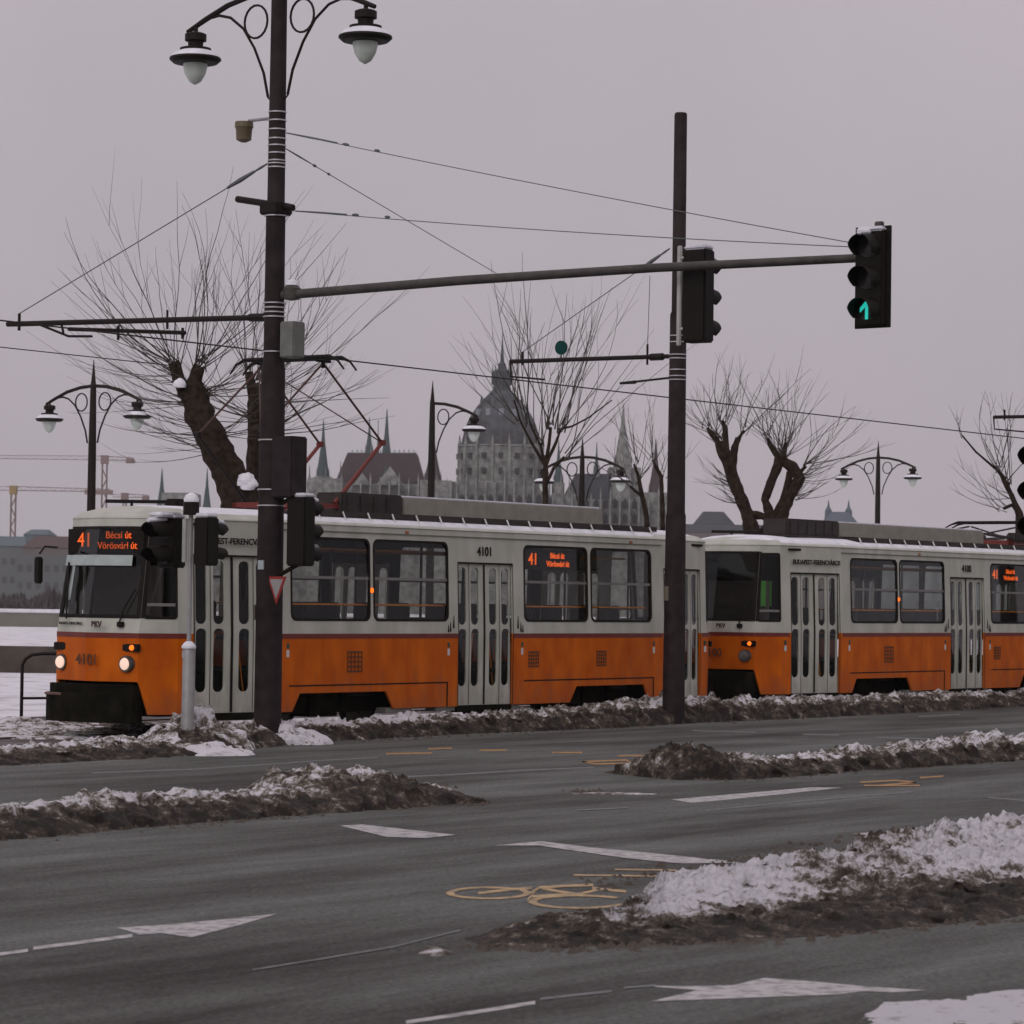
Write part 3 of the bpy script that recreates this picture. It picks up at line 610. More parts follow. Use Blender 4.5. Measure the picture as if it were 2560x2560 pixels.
        st = MB(); panel(st, lambda p, q, d, fn=fn: fn(p, q, d + .01), [(d0 + .01, .26), (d1 - .01, .26), (d1 - .01, .35), (d0 + .01, .35)], [], .12); st.build('door_step', M_under, t)
        rl = MB()
        for k in (-.3, .36):
            rl.tube([fn(c + k, .62, .13), fn(c + k + (.14 if k < 0 else -.14), 1.42, .13)], .012, 5)
        rl.build('door_handrail', M_hand, dd)
    # --- small marks: reflectors, grilles, numbers, arrows
    orr = MB()
    for u_ in (-6.42, -4.55, -.92, .92, 4.55, 6.42):
        y = -.006 if abs(u_) < 5 else .20
        rf = MB(); rf2 = MB(); rf.bbox(u_ - .028, u_ + .028, y, y + .02, 1.10, 1.20, .004); rf2.bbox(u_ - .026, u_ + .026, y - .001, y + .02, 1.22, 1.29, .004)
        rf.build('reflector', mat('white_reflector', (.55, .55, .55), .3), t); rf2.build('green_marker', mat('green_marker', (.02, .06, .04), .4), t)
    for u_, s_ in ((-3.1, .16), (1.22, .13), (3.05, .13)):
        gr = MB()
        for k in range(5):
            z = 1.03 + (k - 2) * s_ * .42; gr.box(u_ - s_, u_ + s_, -.008, .0, z - .014, z + .008)
        for k in range(5): gr.box(u_ - s_ + k * s_ / 2 - .006, u_ - s_ + k * s_ / 2 + .006, -.0085, .0, 1.03 - s_ * .95, 1.03 + s_ * .95)
        gr.build('vent_grille', mat('grille_brown', (.10, .035, .01), .7), t)
    for u_ in (-2.715,):
        orr.bbox(u_ - .035, u_ + .035, .0, .05, 2.0, 2.07, .012)
    orr.build('side_marker_light', M_amber, t)
    am = MB()
    for u_ in (-1.9, 3.9):
        am = MB(); am.bbox(u_ - .03, u_ + .03, .02, .06, 2.86, 2.90, .006); am.build('roof_marker', mat('dull_amber', (.35, .12, .03), .5), t)
    text_mesh('fleet_number', number, .19, M_rubber, t, (-.02, .030, 2.64), (R(88), 0, 0), bold=.003)
    text_mesh('fleet_number', number, .20, mat('faded_number', (.10, .035, .012)), t, (-7.212, 1.22, 1.06), (R(90), 0, R(-90)), bold=.003)
    text_mesh('owner_lettering', 'BUDAPEST-FERENCVÁROS', .115, M_rubber, t, (-5.55, .105, 2.66), (R(88), 0, math.atan2(-.2, 1.5)), bold=.003)
    text_mesh('nose_lettering', 'BUDAPEST-FERENCVÁROS', .052, M_rubber, t, (-7.115, 1.62, 1.535), (R(90), 0, R(-106)))
    text_mesh('nose_emblem', 'BKV', .10, mat('brown_emblem', (.06, .035, .03)), t, (-7.225, 1.04, 1.53), (R(90), 0, R(-90)), bold=.006)
    arr = MB()
    for c_ in (-1.0, 1.0):
        for dx, dz, h in ((-.055, 0, .16), (0.02, -.05, .11), (.07, -.06, .07)):
            x = c_ * .86 + dx * c_
            arr.prism([(x - .018, 1.50 + dz), (x + .018, 1.50 + dz), (x, 1.56 + dz + h * .8)], -.006, .0)
    arr.build('boarding_pictogram', M_rubber, t)
    if side_disp:
        for u_ in (1.82,):
            bx = MB(); bx.box(u_ - .78, u_ + .75, .10, .22, 2.40, 2.70); ds = bx.build('side_display', M_rubber, t)
            text_mesh('route_number', '41', .25, M_led, ds, (u_ - .52, .09, 2.55), (R(90), 0, 0), bold=.004)
            text_mesh('destination_text', 'Bécsi út', .12, M_led, ds, (u_ + .12, .09, 2.615), (R(90), 0, 0), bold=.003); text_mesh('destination_text', 'Vörösvári út', .12, M_led, ds, (u_ + .14, .09, 2.49), (R(90), 0, 0), bold=.003)
    if green:
        gsh = MB(); gsh.box(-6.76, -6.42, .50, .52, 1.88, 2.32); gsh.build('green_notice', mat('green_sheet', (.10, .42, .06), .6), t)
    # --- lamps at the nose
    for sx in (-1, 1):
        for y_ in (.66, 1.84):
            xs_ = sx * (6.98 + .22 * (1 - abs(y_ - 1.25) / .75))
            hd = MB(); hd.tube([(xs_ - sx * .03, y_, 1.015), (xs_ + sx * .05, y_, 1.015)], [.115, .105], 20); hb = hd.build('headlight', mat('lamp_bezel', (.10, .10, .09), .4, .5), t, True)
            ln = MB(); ln.tube([(xs_ + sx * .045, y_, 1.015), (xs_ + sx * .062, y_, 1.015), (xs_ + sx * .07, y_, 1.015)], [.085, .075, .04], 20); ln.build('headlight_lens', M_head if sx < 0 and front_display else M_steel, hb, True)
            bx = MB(); bx.bbox(min(xs_ - sx * .05, xs_ + sx * .02), max(xs_ - sx * .05, xs_ + sx * .02), y_ - .20, y_ + .16, 1.18, 1.28, .01); tb = bx.build('indicator_housing', M_black, t)
            if y_ < 1:
                bl = MB(); bl.tube([(xs_ + sx * .01, y_ - .10, 1.23), (xs_ + sx * .04, y_ - .10, 1.23)], [.042, .032], 14); bl.build('indicator_light', M_amber, tb, True)
        bp = MB(); n = 9
        for (zz0, zz1, dp) in ((.24, .62, .46), (.62, .74, .36)):
            pl = [(sx * (6.9 + dp * math.cos((k / (n - 1) - .5) * 2.2)), 1.25 + .76 * math.sin((k / (n - 1) - .5) * math.pi)) for k in range(n)]
            bp.prism([(6.85 * sx, .54)] + pl + [(6.85 * sx, 1.96)], zz0, zz1, lambda a, b, d: Vector((a, b, d)))
        bo = bp.build('bumper', M_under, t)
        tr_ = MB(); tr_.tube([(sx * (6.94 + .42 * math.cos((k / (n - 1) - .5) * 2.2)), 1.25 + .76 * math.sin((k / (n - 1) - .5) * math.pi), .60) for k in range(5, n)], .018, 6); tr_.build('bumper_trim', mat('brown_trim', (.13, .07, .05), .6), bo)
        cp = MB(); cp.tube([(sx * 7.1, 1.25, .55), (sx * 7.78, 1.25, .55)], .09, 10); cp.bbox(min(sx * 7.55, sx * 7.79), max(sx * 7.55, sx * 7.79), 1.12, 1.38, .42, .68, .03)
        if not (sx < 0 and front_display): cp.build('coupler', M_under, t)
    # --- floor, underframe, inside
    fl = MB(); fl.box(-6.42, 6.42, .3, 2.2, .80, .92); fl.box(-4.75, 4.75, .06, 2.44, .84, .90); fl.box(-2.0, 2.0, .3, 2.2, .32, .80); fl.box(-6.7, -4.5, .4, 2.1, .32, .8); fl.box(4.5, 6.7, .4, 2.1, .32, .8)
    fl.build('underframe', M_under, t)
    tl = MB()
    for x_ in (-1.9, -.75, .75, 4.6): tl.bbox(x_ - .4, x_ + .2, .05, .25, .28, .36, .01)
    tl.build('step_plate', mat('grey_step', (.22, .22, .2), .8), t)
    for bx_ in (-3.35, 3.35):
        bg_ = MB(); bg_.box(bx_ - 1.25, bx_ + 1.25, .40, .50, .30, .52); bg_.box(bx_ - 1.25, bx_ + 1.25, 2.0, 2.1, .30, .52); bg_.box(bx_ - .3, bx_ + .3, .35, 2.15, .25, .6)
        bo = bg_.build('bogie', M_under, t)
        for dx in (-.95, .95):
            for y_ in (.45, 1.93):
                wh = MB(); wh.tube([(bx_ + dx, y_, .36), (bx_ + dx, y_ + .12, .36)], .345, 24); wh.tube([(bx_ + dx, y_ - .04, .36), (bx_ + dx, y_ + .14, .36)], .10, 12); wh.build('wheel', mat('wheel_grime', (.03, .025, .02), .7), bo, True)
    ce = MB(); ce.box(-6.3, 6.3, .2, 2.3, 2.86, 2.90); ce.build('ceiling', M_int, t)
    for side in (0, 1):
        yy = .42 if side == 0 else 2.08
        for u_ in (-4.1, -3.35, -2.55, -1.75, 1.3, 2.1, 2.9, 3.7):
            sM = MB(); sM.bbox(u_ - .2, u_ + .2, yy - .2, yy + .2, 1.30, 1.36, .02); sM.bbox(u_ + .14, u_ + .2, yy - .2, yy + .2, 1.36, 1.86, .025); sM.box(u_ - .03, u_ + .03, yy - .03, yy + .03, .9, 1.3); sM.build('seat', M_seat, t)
        y2 = .12 if side == 0 else 2.38
        for a, b in ((-4.4, -.85), (.9, 4.45)): hr = MB(); hr.tube([(a, y2, 1.83), (b, y2, 1.83)], .014, 6); hr.build('handrail', M_hand, t)
        y3 = .62 if side == 0 else 1.88
        hr = MB()
        for a, b in ((-4.6, 4.6),): hr.tube([(a, y3, 2.62), (b, y3, 2.62)], .016, 6)
        hr.build('handrail', M_hand, t); gp = MB()
        for u_ in (-4.7, -2.9, -.8, .8, 2.9, 4.7): gp = MB(); gp.tube([(u_, y3, .9), (u_, y3, 2.8)], .016, 6); gp.build('grab_pole', M_seat, t)
    # --- roof
    loop = [(-x, y) for x, y in HALF[::-1]] + [(x, y) for x, y in HALF[1:]] ; full = loop + [(x, W_ALL - y) for x, y in loop[::-1][1:-1]]
    def layer(k, z):
        o_ = []
        for x, y in full:
            p = lean(x, y, ZT); o_.append(Vector((p.x * (1 - (1 - k) * .10), 1.25 + (p.y - 1.25) * k, z)))
        return o_
    def roofmesh(ls):
        mb = MB(); n = len(full); 
        for l_ in ls: mb.v += [tuple(p) for p in l_]
        for i in range(len(ls) - 1):
            for k in range(n): mb.f.append((i * n + k, i * n + (k + 1) % n, (i + 1) * n + (k + 1) % n, (i + 1) * n + k))
        mb.f.append(tuple(range((len(ls) - 1) * n, len(ls) * n))); return mb
    rf_ = roofmesh([layer(1.0, 2.93), layer(1.012, 2.945), layer(1.0, 2.965), layer(.90, 3.03), layer(.65, 3.09), layer(.3, 3.12)]); ro = rf_.build('roof', M_white, t)
    sn = roofmesh([layer(.975, 2.965), layer(.965, 2.995), layer(.90, 3.05), layer(.66, 3.11), layer(.3, 3.14)])
    sn.v = [(x * (.955 if front_display else .99), y, z) for x, y, z in sn.v]; sn.build('roof_snow', M_snow, ro, True)
    gt = MB(); gt.box(-4.8, 4.8, .030, .046, 2.845, 2.858); gt.build('roof_gutter', mat('gutter_grey', (.16, .16, .14), .7), ro)
    # walkway with stanchions
    wk = MB(); a, b = rail_range; wk.box(a, b, .22, .50, 3.09, 3.13); wk.box(a, b, .20, .215, 3.07, 3.15); wb = wk.build('roof_walkway', M_dkbox, t)
    wk = MB(); wk.box(a, b, .34, .36, 2.98, 3.09); wk.build('walkway_fascia', M_dkbox, wb)
    k = a
    while k < b: stn = MB(); stn.tube([(k, .11, 2.98), (k, .19, 3.14)], .013, 5); k += .56; stn.build('stanchion', mat('pale_steel', (.60, .60, .58), .5), wb)
    for (x0, x1, m, nm, h) in boxes:
        bx = MB(); yb = 1.05 if nm == 'resistor_box' else 1.95; bx.bbox(x0, x1, .55, yb, 3.14, 3.14 + h, .02)
        if nm == 'resistor_box':
            for q in range(int((x1 - x0) / .3)): bx.box(x0 + .1 + q * .3, x0 + .14 + q * .3, .53, .55, 3.18, 3.1 + h)
            bx.box(x0 - .05, x1, .50, yb + .03, 3.12, 3.15)
        bo = bx.build(nm, m, t)
        if nm == 'equipment_box':
            s2 = MB(); s2.box(x0, x1, .535, .549, 3.135, 3.165); s2.build('box_skirt', M_rubber, bo)
            s3 = MB(); s3.bbox(x0 + .01, x1 - .01, .60, 1.93, 3.14 + h, 3.14 + h + .03, .012); s3.build('box_snow', M_snow, bo)
    # --- pantograph
    pu = panto_u; base = MB(); base.box(pu - .55, pu + .55, .62, .70, 3.20, 3.27); base.box(pu - .55, pu + .55, 1.80, 1.88, 3.20, 3.27)
    for x_ in (-.55, .5): base.box(pu + x_, pu + x_ + .06, .62, 1.88, 3.20, 3.27)
    for x_ in (-.45, .45):
        for y_ in (.7, 1.8): base.lathe([(.05, 3.08), (.07, 3.12), (.05, 3.15), (.07, 3.18), (.05, 3.21)], (pu + x_, y_, 0), 10)
    pb = base.build('pantograph_base', M_panto, t)
    if not folded:
        la = MB(); ua = MB(); hd = MB(); lb2 = MB()
        for y_, ys in ((.66, .80), (1.84, 1.70)):
            for s_ in (-1, 1):
                la = MB(); la.tube([(pu + s_ * .28, y_, 3.28), (pu + s_ * 1.35, y_, 4.2)], [.035, .028] if s_ > 0 else [.028, .022], 8)
                ua.tube([(pu + s_ * 1.35, y_, 4.2), (pu + s_ * .04, y_ + (.02 if y_ < 1 else -.02), 5.24)], .018, 6)
                la.tube([(pu + s_ * 1.35, y_ - .04, 4.2), (pu + s_ * 1.35, y_ + .04, 4.2)], .045, 8); la.build('lower_arm', M_panto if s_ > 0 else M_iron, t)
        for s_ in (-1, 1):
            ua.tube([(pu + s_ * 1.35, .66, 4.2), (pu + s_ * .1, 1.8, 5.2)], .010, 5)
        ua.build('upper_arm', mat('dark_red_arm', (.055, .018, .013), .5), t)
        for dx in (-.14, .14):
            hd.tube([(pu + dx, .18, 5.16), (pu + dx, .30, 5.29), (pu + dx, .45, 5.35), (pu + dx, 2.05, 5.35), (pu + dx, 2.2, 5.29), (pu + dx, 2.32, 5.16)], [.014, .018, .03, .03, .018, .014], 8)
        for y_ in (.68, 1.82): hd.tube([(pu - .16, y_, 5.30), (pu + .16, y_, 5.30)], .022, 6); hd.tube([(pu, y_, 5.2), (pu, y_, 5.3)], .03, 6)
        hd.build('collector_head', M_rubber, t)
    else:
        la = MB(); hd = MB()
        for y_ in (.66, 1.84):
            for s_ in (-1, 1):
                la.tube([(pu + s_ * .28, y_, 3.30), (pu + s_ * 1.55, y_, 3.36)], .03, 8); la.tube([(pu + s_ * 1.55, y_, 3.38), (pu + s_ * .05, y_, 3.56)], .018, 6)
            la.bbox(pu - .5, pu + .5, y_ - .12, y_ + .12, 3.24, 3.42, .03)
        for s_ in (-1, 1): la.tube([(pu + s_ * 1.55, .66, 3.37), (pu + s_ * 1.55, 1.84, 3.37)], .025, 6)
        la.build('folded_arm', M_dkbox, t)
        for dx in (-.14, .14): hd.tube([(pu + dx, .1, 3.50), (pu + dx, .3, 3.60), (pu + dx, .45, 3.64), (pu + dx, 2.05, 3.64), (pu + dx, 2.2, 3.60), (pu + dx, 2.4, 3.50)], [.012, .018, .03, .03, .018, .012], 8)
        hd.tube([(pu - .16, .68, 3.6), (pu + .16, .68, 3.6)], .03, 6); hd.build('collector_head', M_rubber, t)
    # front roof antenna / bar
    an = MB(); an.tube([(-6.2, 1.9, 3.2), (-5.6, 1.0, 3.2)], .025, 6); an.tube([(-6.0, 1.6, 3.05), (-6.0, 1.6, 3.2)], .02, 6); an.bbox(-5.8, -5.5, .95, 1.2, 3.1, 3.24, .03); an.build('roof_aerial', M_black, t)
    return t
make_tram('tram_car', 'leading orange and white tram car with lit headlights and raised red pantograph', 0.0, '4101', True, -3.08, False,
          [(-2.75, -1.36, M_dkbox, 'resistor_box', .30), (-1.33, 3.85, M_box, 'equipment_box', .27)], (-4.3, 4.9), True, False, 1)
make_tram('tram_car', 'second orange and white tram car, folded pantograph, green sheet in its cab', 15.45, '4100', False, 3.6, True,
          [(-5.85, -4.0, M_dkbox, 'resistor_box', .30), (-3.97, 1.7, M_box, 'equipment_box', .27)], (-3.9, 6.0), True, True, 2)

# ------------------------------------------------------------------ lamps, poles, signals
def lantern(mb_cap, mb_glass, mb_snow, q, zr, c=1.0, dirv=Vector((0, 1, 0))):
    o = dirv * q + Vector((0, 0, zr)); o.z = zr
    mb_cap.lathe([(0.02, .46), (0.02, .36), (.10, .36), (.145, .34), (.145, .25), (.105, .24), (.10, .17), (.21, .15), (.205, .10), (.345, .02), (.35, -.005), (.30, -.05), (.17, -.06)], o, 24)
    mb_glass.lathe([(.165, -.05), (.165, -.10), (.14, -.20), (.08, -.30), (.015, -.34)], o, 18)
    mb_snow.lathe([(.20, .12), (.28, .085), (.342, .025), (.338, .015), (.21, .09)], o, 24)
def lamp_arms(root, zr, both=True, q=1.47, thin=1.0):
    """zr = rim height; arms lie in the local y-z plane"""
    ar = MB(); 
    for s_ in ((1, -1) if both else (-1,)):
        top = zr + .78
        pts = [(0, s_ * qq, zr + zz) for qq, zz in ((.0, .80), (.45, .765), (.9, .67), (1.3, .52), (1.62, .385))]
        ar.tube(pts, [.038 * thin] * 4 + [.03 * thin], 8)
        sc = [(0, s_ * qq, zr + zz) for qq, zz in ((1.25, .53), (1.05, .55), (.85, .50), (.62, .33), (.42, .05), (.25, -.30), (.17, -.62))]
        ar.tube(sc, .020 * thin, 6)
        rg = [(0, s_ * (.40 + .20 * math.cos(R(a))), zr + .40 + .22 * math.sin(R(a))) for a in range(0, 361, 20)]
        ar.tube(rg, .016 * thin, 6)
        ar.tube([(0, s_ * q, zr + .44), (0, s_ * q, zr + .34)], .03, 6)
    a = ar.build('lamp_arm', M_iron, root, True)
    for s_ in ((1, -1) if both else (-1,)):
        c_, g_, s2 = MB(), MB(), MB(); lantern(c_, g_, s2, s_ * q, zr)
        h = c_.build('lantern', M_iron, root, True); g_.build('lantern_glass', M_bulb, h, True); s2.build('lantern_snow', M_snow, h, True)

def signal_head(name, root, face, c, n=3, pitch=.35, wd=.36, backplate=False, lit=None, part=True, snow=True, vis=.2):
    """face=+1/-1 along local x; c = centre; returns the head object"""
    x, y, z = c; h = n * pitch; b = MB(); d = .11
    b.bbox(x - d, x + d, y - wd / 2, y + wd / 2, z - h / 2, z + h / 2, .02)
    if backplate: b.bbox(x - .012, x + .012, y - wd / 2 - .05, y + wd / 2 + .05, z - h / 2 - .02, z + h / 2 + .06, .005)
    hd = b.build('signal_head', M_black, root)
    r_ = min(pitch, wd) * .42
    for k in range(n):
        zc = z + (k - (n - 1) / 2) * pitch; vb = MB(); m_ = 16
        ring0 = []; 
        for a in range(m_ + 1):
            q = R(-35 + 250 * a / m_); ring0.append((math.cos(q), math.sin(q)))
        vs = []
        for (dx, rr) in ((d, r_), (d + vis, r_ * .94), (d + vis, r_ * .94 - .006), (d, r_ - .006)):
            for (cy, sz) in ring0:
                ln_ = dx if sz > .2 or dx <= d else d + (dx - d) * (.55 + .45 * max(0, (sz + .6) / .8))
                vs.append((x + face * ln_, y + cy * rr, zc + sz * rr - (.02 if dx > d else 0)))
        m1 = m_ + 1; fs = []
        for L_ in range(3):
            for a in range(m_): fs.append((L_ * m1 + a, L_ * m1 + a + 1, (L_ + 1) * m1 + a + 1, (L_ + 1) * m1 + a))
        vb.add(vs, fs); vb.build('visor', M_black, hd, True)
        lb = MB(); lb.tube([(x + face * (d - .01), y, zc), (x + face * (d + .012), y, zc), (x + face * (d + .03), y, zc)], [r_ * .9, r_ * .85, r_ * .3], 18)
        lb.build('lens', mat('dark_lens', (.02, .02, .02), .25), hd, True)
        if lit == k:
            ab = MB(); X = x + face * (d + .034)
            ab.prism([(y - .018, zc - .11), (y + .018, zc - .11), (y + .018, zc + .03), (y + .085, zc - .03), (y + .085, zc + .02), (y, zc + .11), (y - .085, zc + .02), (y - .085, zc - .03), (y - .018, zc + .03)], X - .004, X + .004, lambda a, b_, dd: Vector((dd, a, b_)))
            ab.build('green_arrow', mat('green_signal', (.02, .4, .35), emit=(.02, .50, .42), es=0.8), hd)
        if snow:
            sb = MB(); 
            top = k == n - 1
            sb.tube([(x + face * (d + .01), y, zc + r_ + .012), (x + face * (d + vis * .95), y, zc + r_ * .9)], [.035, .03], 8)
            if top:
                sb.bbox(x - d, x + d, y - wd / 2 + .01, y + wd / 2 - .01, z + h / 2 - .005, z + h / 2 + .05, .02)
                sb.build('snow_cap', M_snow, hd, True)
    return hd

# tall brown pole with twin lantern, mast arm and catenary bracket
PL = Vector((-3.16, 39.0, 0))
t = thing('lamp_pole', 'tall brown pole left of centre carrying twin lanterns, a long signal arm and cable bands', 'lamp pole', PL, TH)
pm = MB(); pm.tube([(0, 0, -.1), (0, 0, 3.2), (0, 0, 4.9), (0, 0, 5.0)], [.185, .172, .160, .150], 12); pm.tube([(0, 0, 5.0), (0, 0, 7.0), (0, 0, 7.05), (0, 0, 10.0)], [.135, .130, .118, .105], 12); pm.tube([(0, 0, 10.0), (0, 0, 10.3), (0, 0, 10.6)], [.07, .05, .01], 10)
pm.build('pole', M_pole, t, True)
lamp_arms(t, 9.14)
for z in (8.30, 8.19, 8.07, 7.95, 7.86, 7.76, 7.66, 7.62, 7.57, 7.06, 6.93, 5.78, 5.72, 5.66, 5.60, 5.14, 3.98, 3.33, 3.12):
    r_ = .137 if z > 7 else (.150 if z > 5 else .183); r_ = (.123 if z > 7.05 else r_); bd = MB(); bd.tube([(0, 0, z - .008), (0, 0, z + .008)], r_, 14); bd.build('steel_band', M_band, t, True)
# mast arm over the road (local -y), catenary bracket over the tracks (local +y)
ma = MB(); ma.tube([(0, -.15, 5.88), (0, -3, 5.92), (0, -6, 5.92), (0, -8.75, 5.88)], [.062, .060, .054, .050], 12); ma.lathe([(.02, -.12), (.11, -.10), (.12, .04), (.06, .10)], (0, -.30, 5.92), 12)
mo = ma.build('mast_arm', M_arm, t, True)
sn_ = MB(); sn_.tube([(0, -.30, 6.0), (0, -.30, 6.06), (0, -.30, 6.08)], [.09, .07, .02], 10); sn_.build('arm_snow', M_snow, mo, True)
ca = MB(); ca.tube([(0, .1, 5.60), (0, 4.95, 5.72)], .038, 10); ca.tube([(0, .12, 5.60), (0, .42, 5.61)], .055, 8)
ca.tube([(0, 1.9, 5.52), (0, 1.9, 5.78)], .016, 6); ca.tube([(0, 4.72, 5.62), (0, 4.72, 5.86)], .022, 6)
ca.tube([(0, 4.3, 5.68), (0, 3.75, 5.50), (0, 3.3, 5.48)], .018, 6); ca.tube([(0, 3.9, 5.70), (0, 3.85, 5.55)], .018, 6); ca.tube([(0.0, 3.75, 5.60), (0.1, 2.9, 5.55), (0.2, 1.75, 5.48)], .028, 8); ca.tube([(0.1, 2.9, 5.42), (0.1, 2.9, 5.62)], .02, 6); ca.tube([(.2, 1.8, 5.40), (.2, 1.8, 5.55)], .02, 6)
ca.build('catenary_bracket', M_iron, t, True)
xb = MB(); xb.tube([(0, .68, 7.20), (0, -.30, 7.02)], .045, 8); xb.bbox(-.16, .16, -.16, .16, 6.94, 7.10, .02); xb.build('cross_bar', M_iron, t, True)
bx = MB(); bx.bbox(-.16, .16, -.48, -.12, 3.22, 4.02, .02); bx.build('control_box', mat('dark_box', (.024, .018, .019), .7, var=.3, spec=.15), t)
bx = MB(); bx.bbox(-.12, .12, -.44, -.20, 5.05, 5.52, .015); bo = bx.build('switch_box', mat('grey_box', (.14, .145, .13), .6, var=.2), t); tag(bo, 'pale grey switch box')
cm = MB(); cm.tube([(0, .12, 8.23), (0, .50, 8.23)], .022, 8); cb = cm.build('camera_bracket', M_galv, t); cm = MB(); cm.lathe([(.02, .13), (.12, .12), (.125, .05), (.11, .03), (.10, -.12), (.04, -.15)], (0, .58, 8.10), 16); cm.build('dome_camera', mat('camera_brown', (.12, .09, .05), .5), t, True)
st = MB(); st.bbox(-.19, -.17, -.05, .05, 2.28, 2.40, .004); st.build('sticker', mat('pale_sticker', (.35, .40, .42), .5), t)
st = MB(); st.bbox(-.10, .10, .165, .19, 1.62, 1.82, .005); st.build('inspection_plate', mat('plate_grey', (.14, .12, .09), .6), t)
for i in range(4):
    br_ = MB(); z = (8.23, 8.0)[i % 2] if i < 2 else 9.0
fb = MB(); fb.tube([(0, .10, 8.45), (0, .18, 8.52)], .012, 5); fb.tube([(0, -.10, 8.45), (0, -.18, 8.52)], .012, 5); fb.build('climbing_step', M_iron, t)
HU = T0 - T0
# signals on the arm
t1 = thing('traffic_signal', 'black three-lamp traffic signal at the far end of the arm, green arrow lit', 'traffic signal', PL + V * (-8.95), TH)
signal_head('s', t1, -1, (0, 0, 5.63), lit=0, backplate=True, vis=.24, pitch=.36)
br_ = MB(); br_.tube([(0, .30, 5.88), (0, .0, 5.88)], .03, 8); br_.bbox(.10, .16, -.05, .05, 5.1, 6.3, .01); br_.build('mounting_bracket', M_arm, t1)
t1 = thing('traffic_signal', 'black three-lamp traffic signal on the arm beside the right pole, seen from behind', 'traffic signal', PL + V * (-6.44) + U * .25, TH)
signal_head('s', t1, 1, (0, 0, 5.58), lit=None, vis=.22, pitch=.37, wd=.32)
br_ = MB(); br_.bbox(-.02, .02, .24, .30, 5.0, 6.2, .01); br_.tube([(0, .27, 5.2), (0, .13, 5.2)], .02, 6); br_.tube([(0, .27, 6.05), (0, .13, 6.05)], .02, 6); br_.build('mounting_bracket', mat('mount_grey', (.42, .42, .40), .5), t1)
# signal on the tall pole
t1 = thing('traffic_signal', 'black three-lamp traffic signal with snow on its visor, strapped to the lamp pole', 'traffic signal', PL, TH)
signal_head('s', t1, 1, (.02, -.50, 2.78), pitch=.30, wd=.32, vis=.22)
br_ = MB(); br_.tube([(0, -.18, 3.15), (0, -.45, 3.25)], .03, 8); br_.tube([(0, -.18, 2.22), (0, -.32, 2.28), (0, -.50, 2.36)], .03, 8); br_.build('mounting_bracket', M_iron, t1)
# give-way sign
t1 = thing('yield_sign', 'small white triangular yield sign with a red border on the lamp pole', 'road sign', PL + Vector((.115, -.29, 0)), TH + R(-14))
sg = MB(); sg.prism([(-.205, 2.19), (.205, 2.19), (0, 1.83)], -.008, .008, lambda a, b_, d: Vector((d, a, b_))); so_ = sg.build('sign_plate', mat('sign_red', (.30, .025, .02), .45), t1)
sg = MB(); sg.prism([(-.145, 2.155), (.145, 2.155), (0, 1.90)], -.0115, -.0085, lambda a, b_, d: Vector((d, a, b_))); sg.build('sign_face', mat('sign_white', (.30, .30, .30), .5), so_)

# plain tall pole at the right with its bracket
def cat_pole(p, label, h=9.72, disc=True):
    t = thing('catenary_pole', label, 'pole', p, TH)
    pm = MB(); pm.tube([(0, 0, -.1), (0, 0, 3.3), (0, 0, 3.35), (0, 0, 6.5), (0, 0, 6.55), (0, 0, h - .03), (0, 0, h)], [.185, .165, .15, .135, .112, .105, .09], 10); pm.build('pole', M_pole, t, True)
    b = MB(); b.tube([(0, .1, 5.84), (0, 3.3, 5.87)], .036, 10); b.tube([(0, .28, 5.84), (0, .52, 5.84)], .058, 8); b.tube([(0, .58, 5.72), (0, .58, 6.05)], .018, 6); b.tube([(0, 3.05, 5.80), (0, 3.05, 6.02)], .02, 6)
    b.tube([(0, .1, 5.50), (0, .9, 5.45)], .018, 6); b.tube([(0, .8, 5.45), (0, 1.1, 5.44)], [.03, .02], 6)
    b.tube([(0, 3.3, 5.87), (0, 3.28, 5.62), (0, 2.6, 5.55)], .018, 6)
    b.build('catenary_bracket', M_iron, t, True)
    for z in (5.86, 5.80, 5.62, 5.52, 5.46, 6.16, 6.06): bd = MB(); bd.tube([(0, 0, z - .008), (0, 0, z + .008)], .146, 14); bd.build('steel_band', M_band, t, True)
    if disc:
        d = MB(); d.tube([(0, 2.27, 5.85), (0, 2.27, 5.98)], .012, 6); d.tube([(-.02, 2.27, 6.06), (.02, 2.27, 6.06)], .115, 20)
        tag(d.build('marker_disc', mat('teal_disc', (.005, .045, .040), .6, spec=.1), t, True), 'small round teal disc above the bracket')
        s_ = MB(); s_.bbox(-.19, -.17, -.0, .08, 1.95, 2.18, .005); s_.build('inspection_plate', mat('plate_grey', (.14, .12, .09), .6), t)
    return t
PR = Vector((2.60, 47.2, 0))
cat_pole(PR, 'plain brown pole right of centre, flat topped, with a short bracket over the tram')
cat_pole(Vector((12.66, 59.9, 0)), 'catenary pole beyond the right edge whose bracket reaches into view', disc=False)

# thin grey signal post in front of the tram nose
PS = Vector((-3.99, 37.0, 0))
t = thing('signal_post', 'slim grey metal post in front of the tram cab with a black snow-topped cap', 'signal post', PS, TH)
pm = MB(); pm.tube([(0, 0, 0), (0, 0, 1.25), (0, 0, 1.30)], [.082, .074, .06], 14); pm.tube([(0, 0, 1.30), (0, 0, 3.0)], .028, 10); pm.build('post', M_galv, t, True)
c_ = MB(); c_.tube([(0, 0, 2.93), (0, 0, 3.09)], .10, 16); co = c_.build('post_cap', M_black, t, True)
c_ = MB(); c_.lathe([(.092, 3.09), (.095, 3.13), (.07, 3.18), (.02, 3.205)], (0, 0, 0), 16); c_.build('cap_snow', M_snow, co, True)
c_ = MB(); c_.lathe([(.088, 1.27), (.09, 1.30), (.06, 1.34), (.03, 1.36)], (0, 0, 0), 16); c_.build('collar_snow', M_snow, t, True)
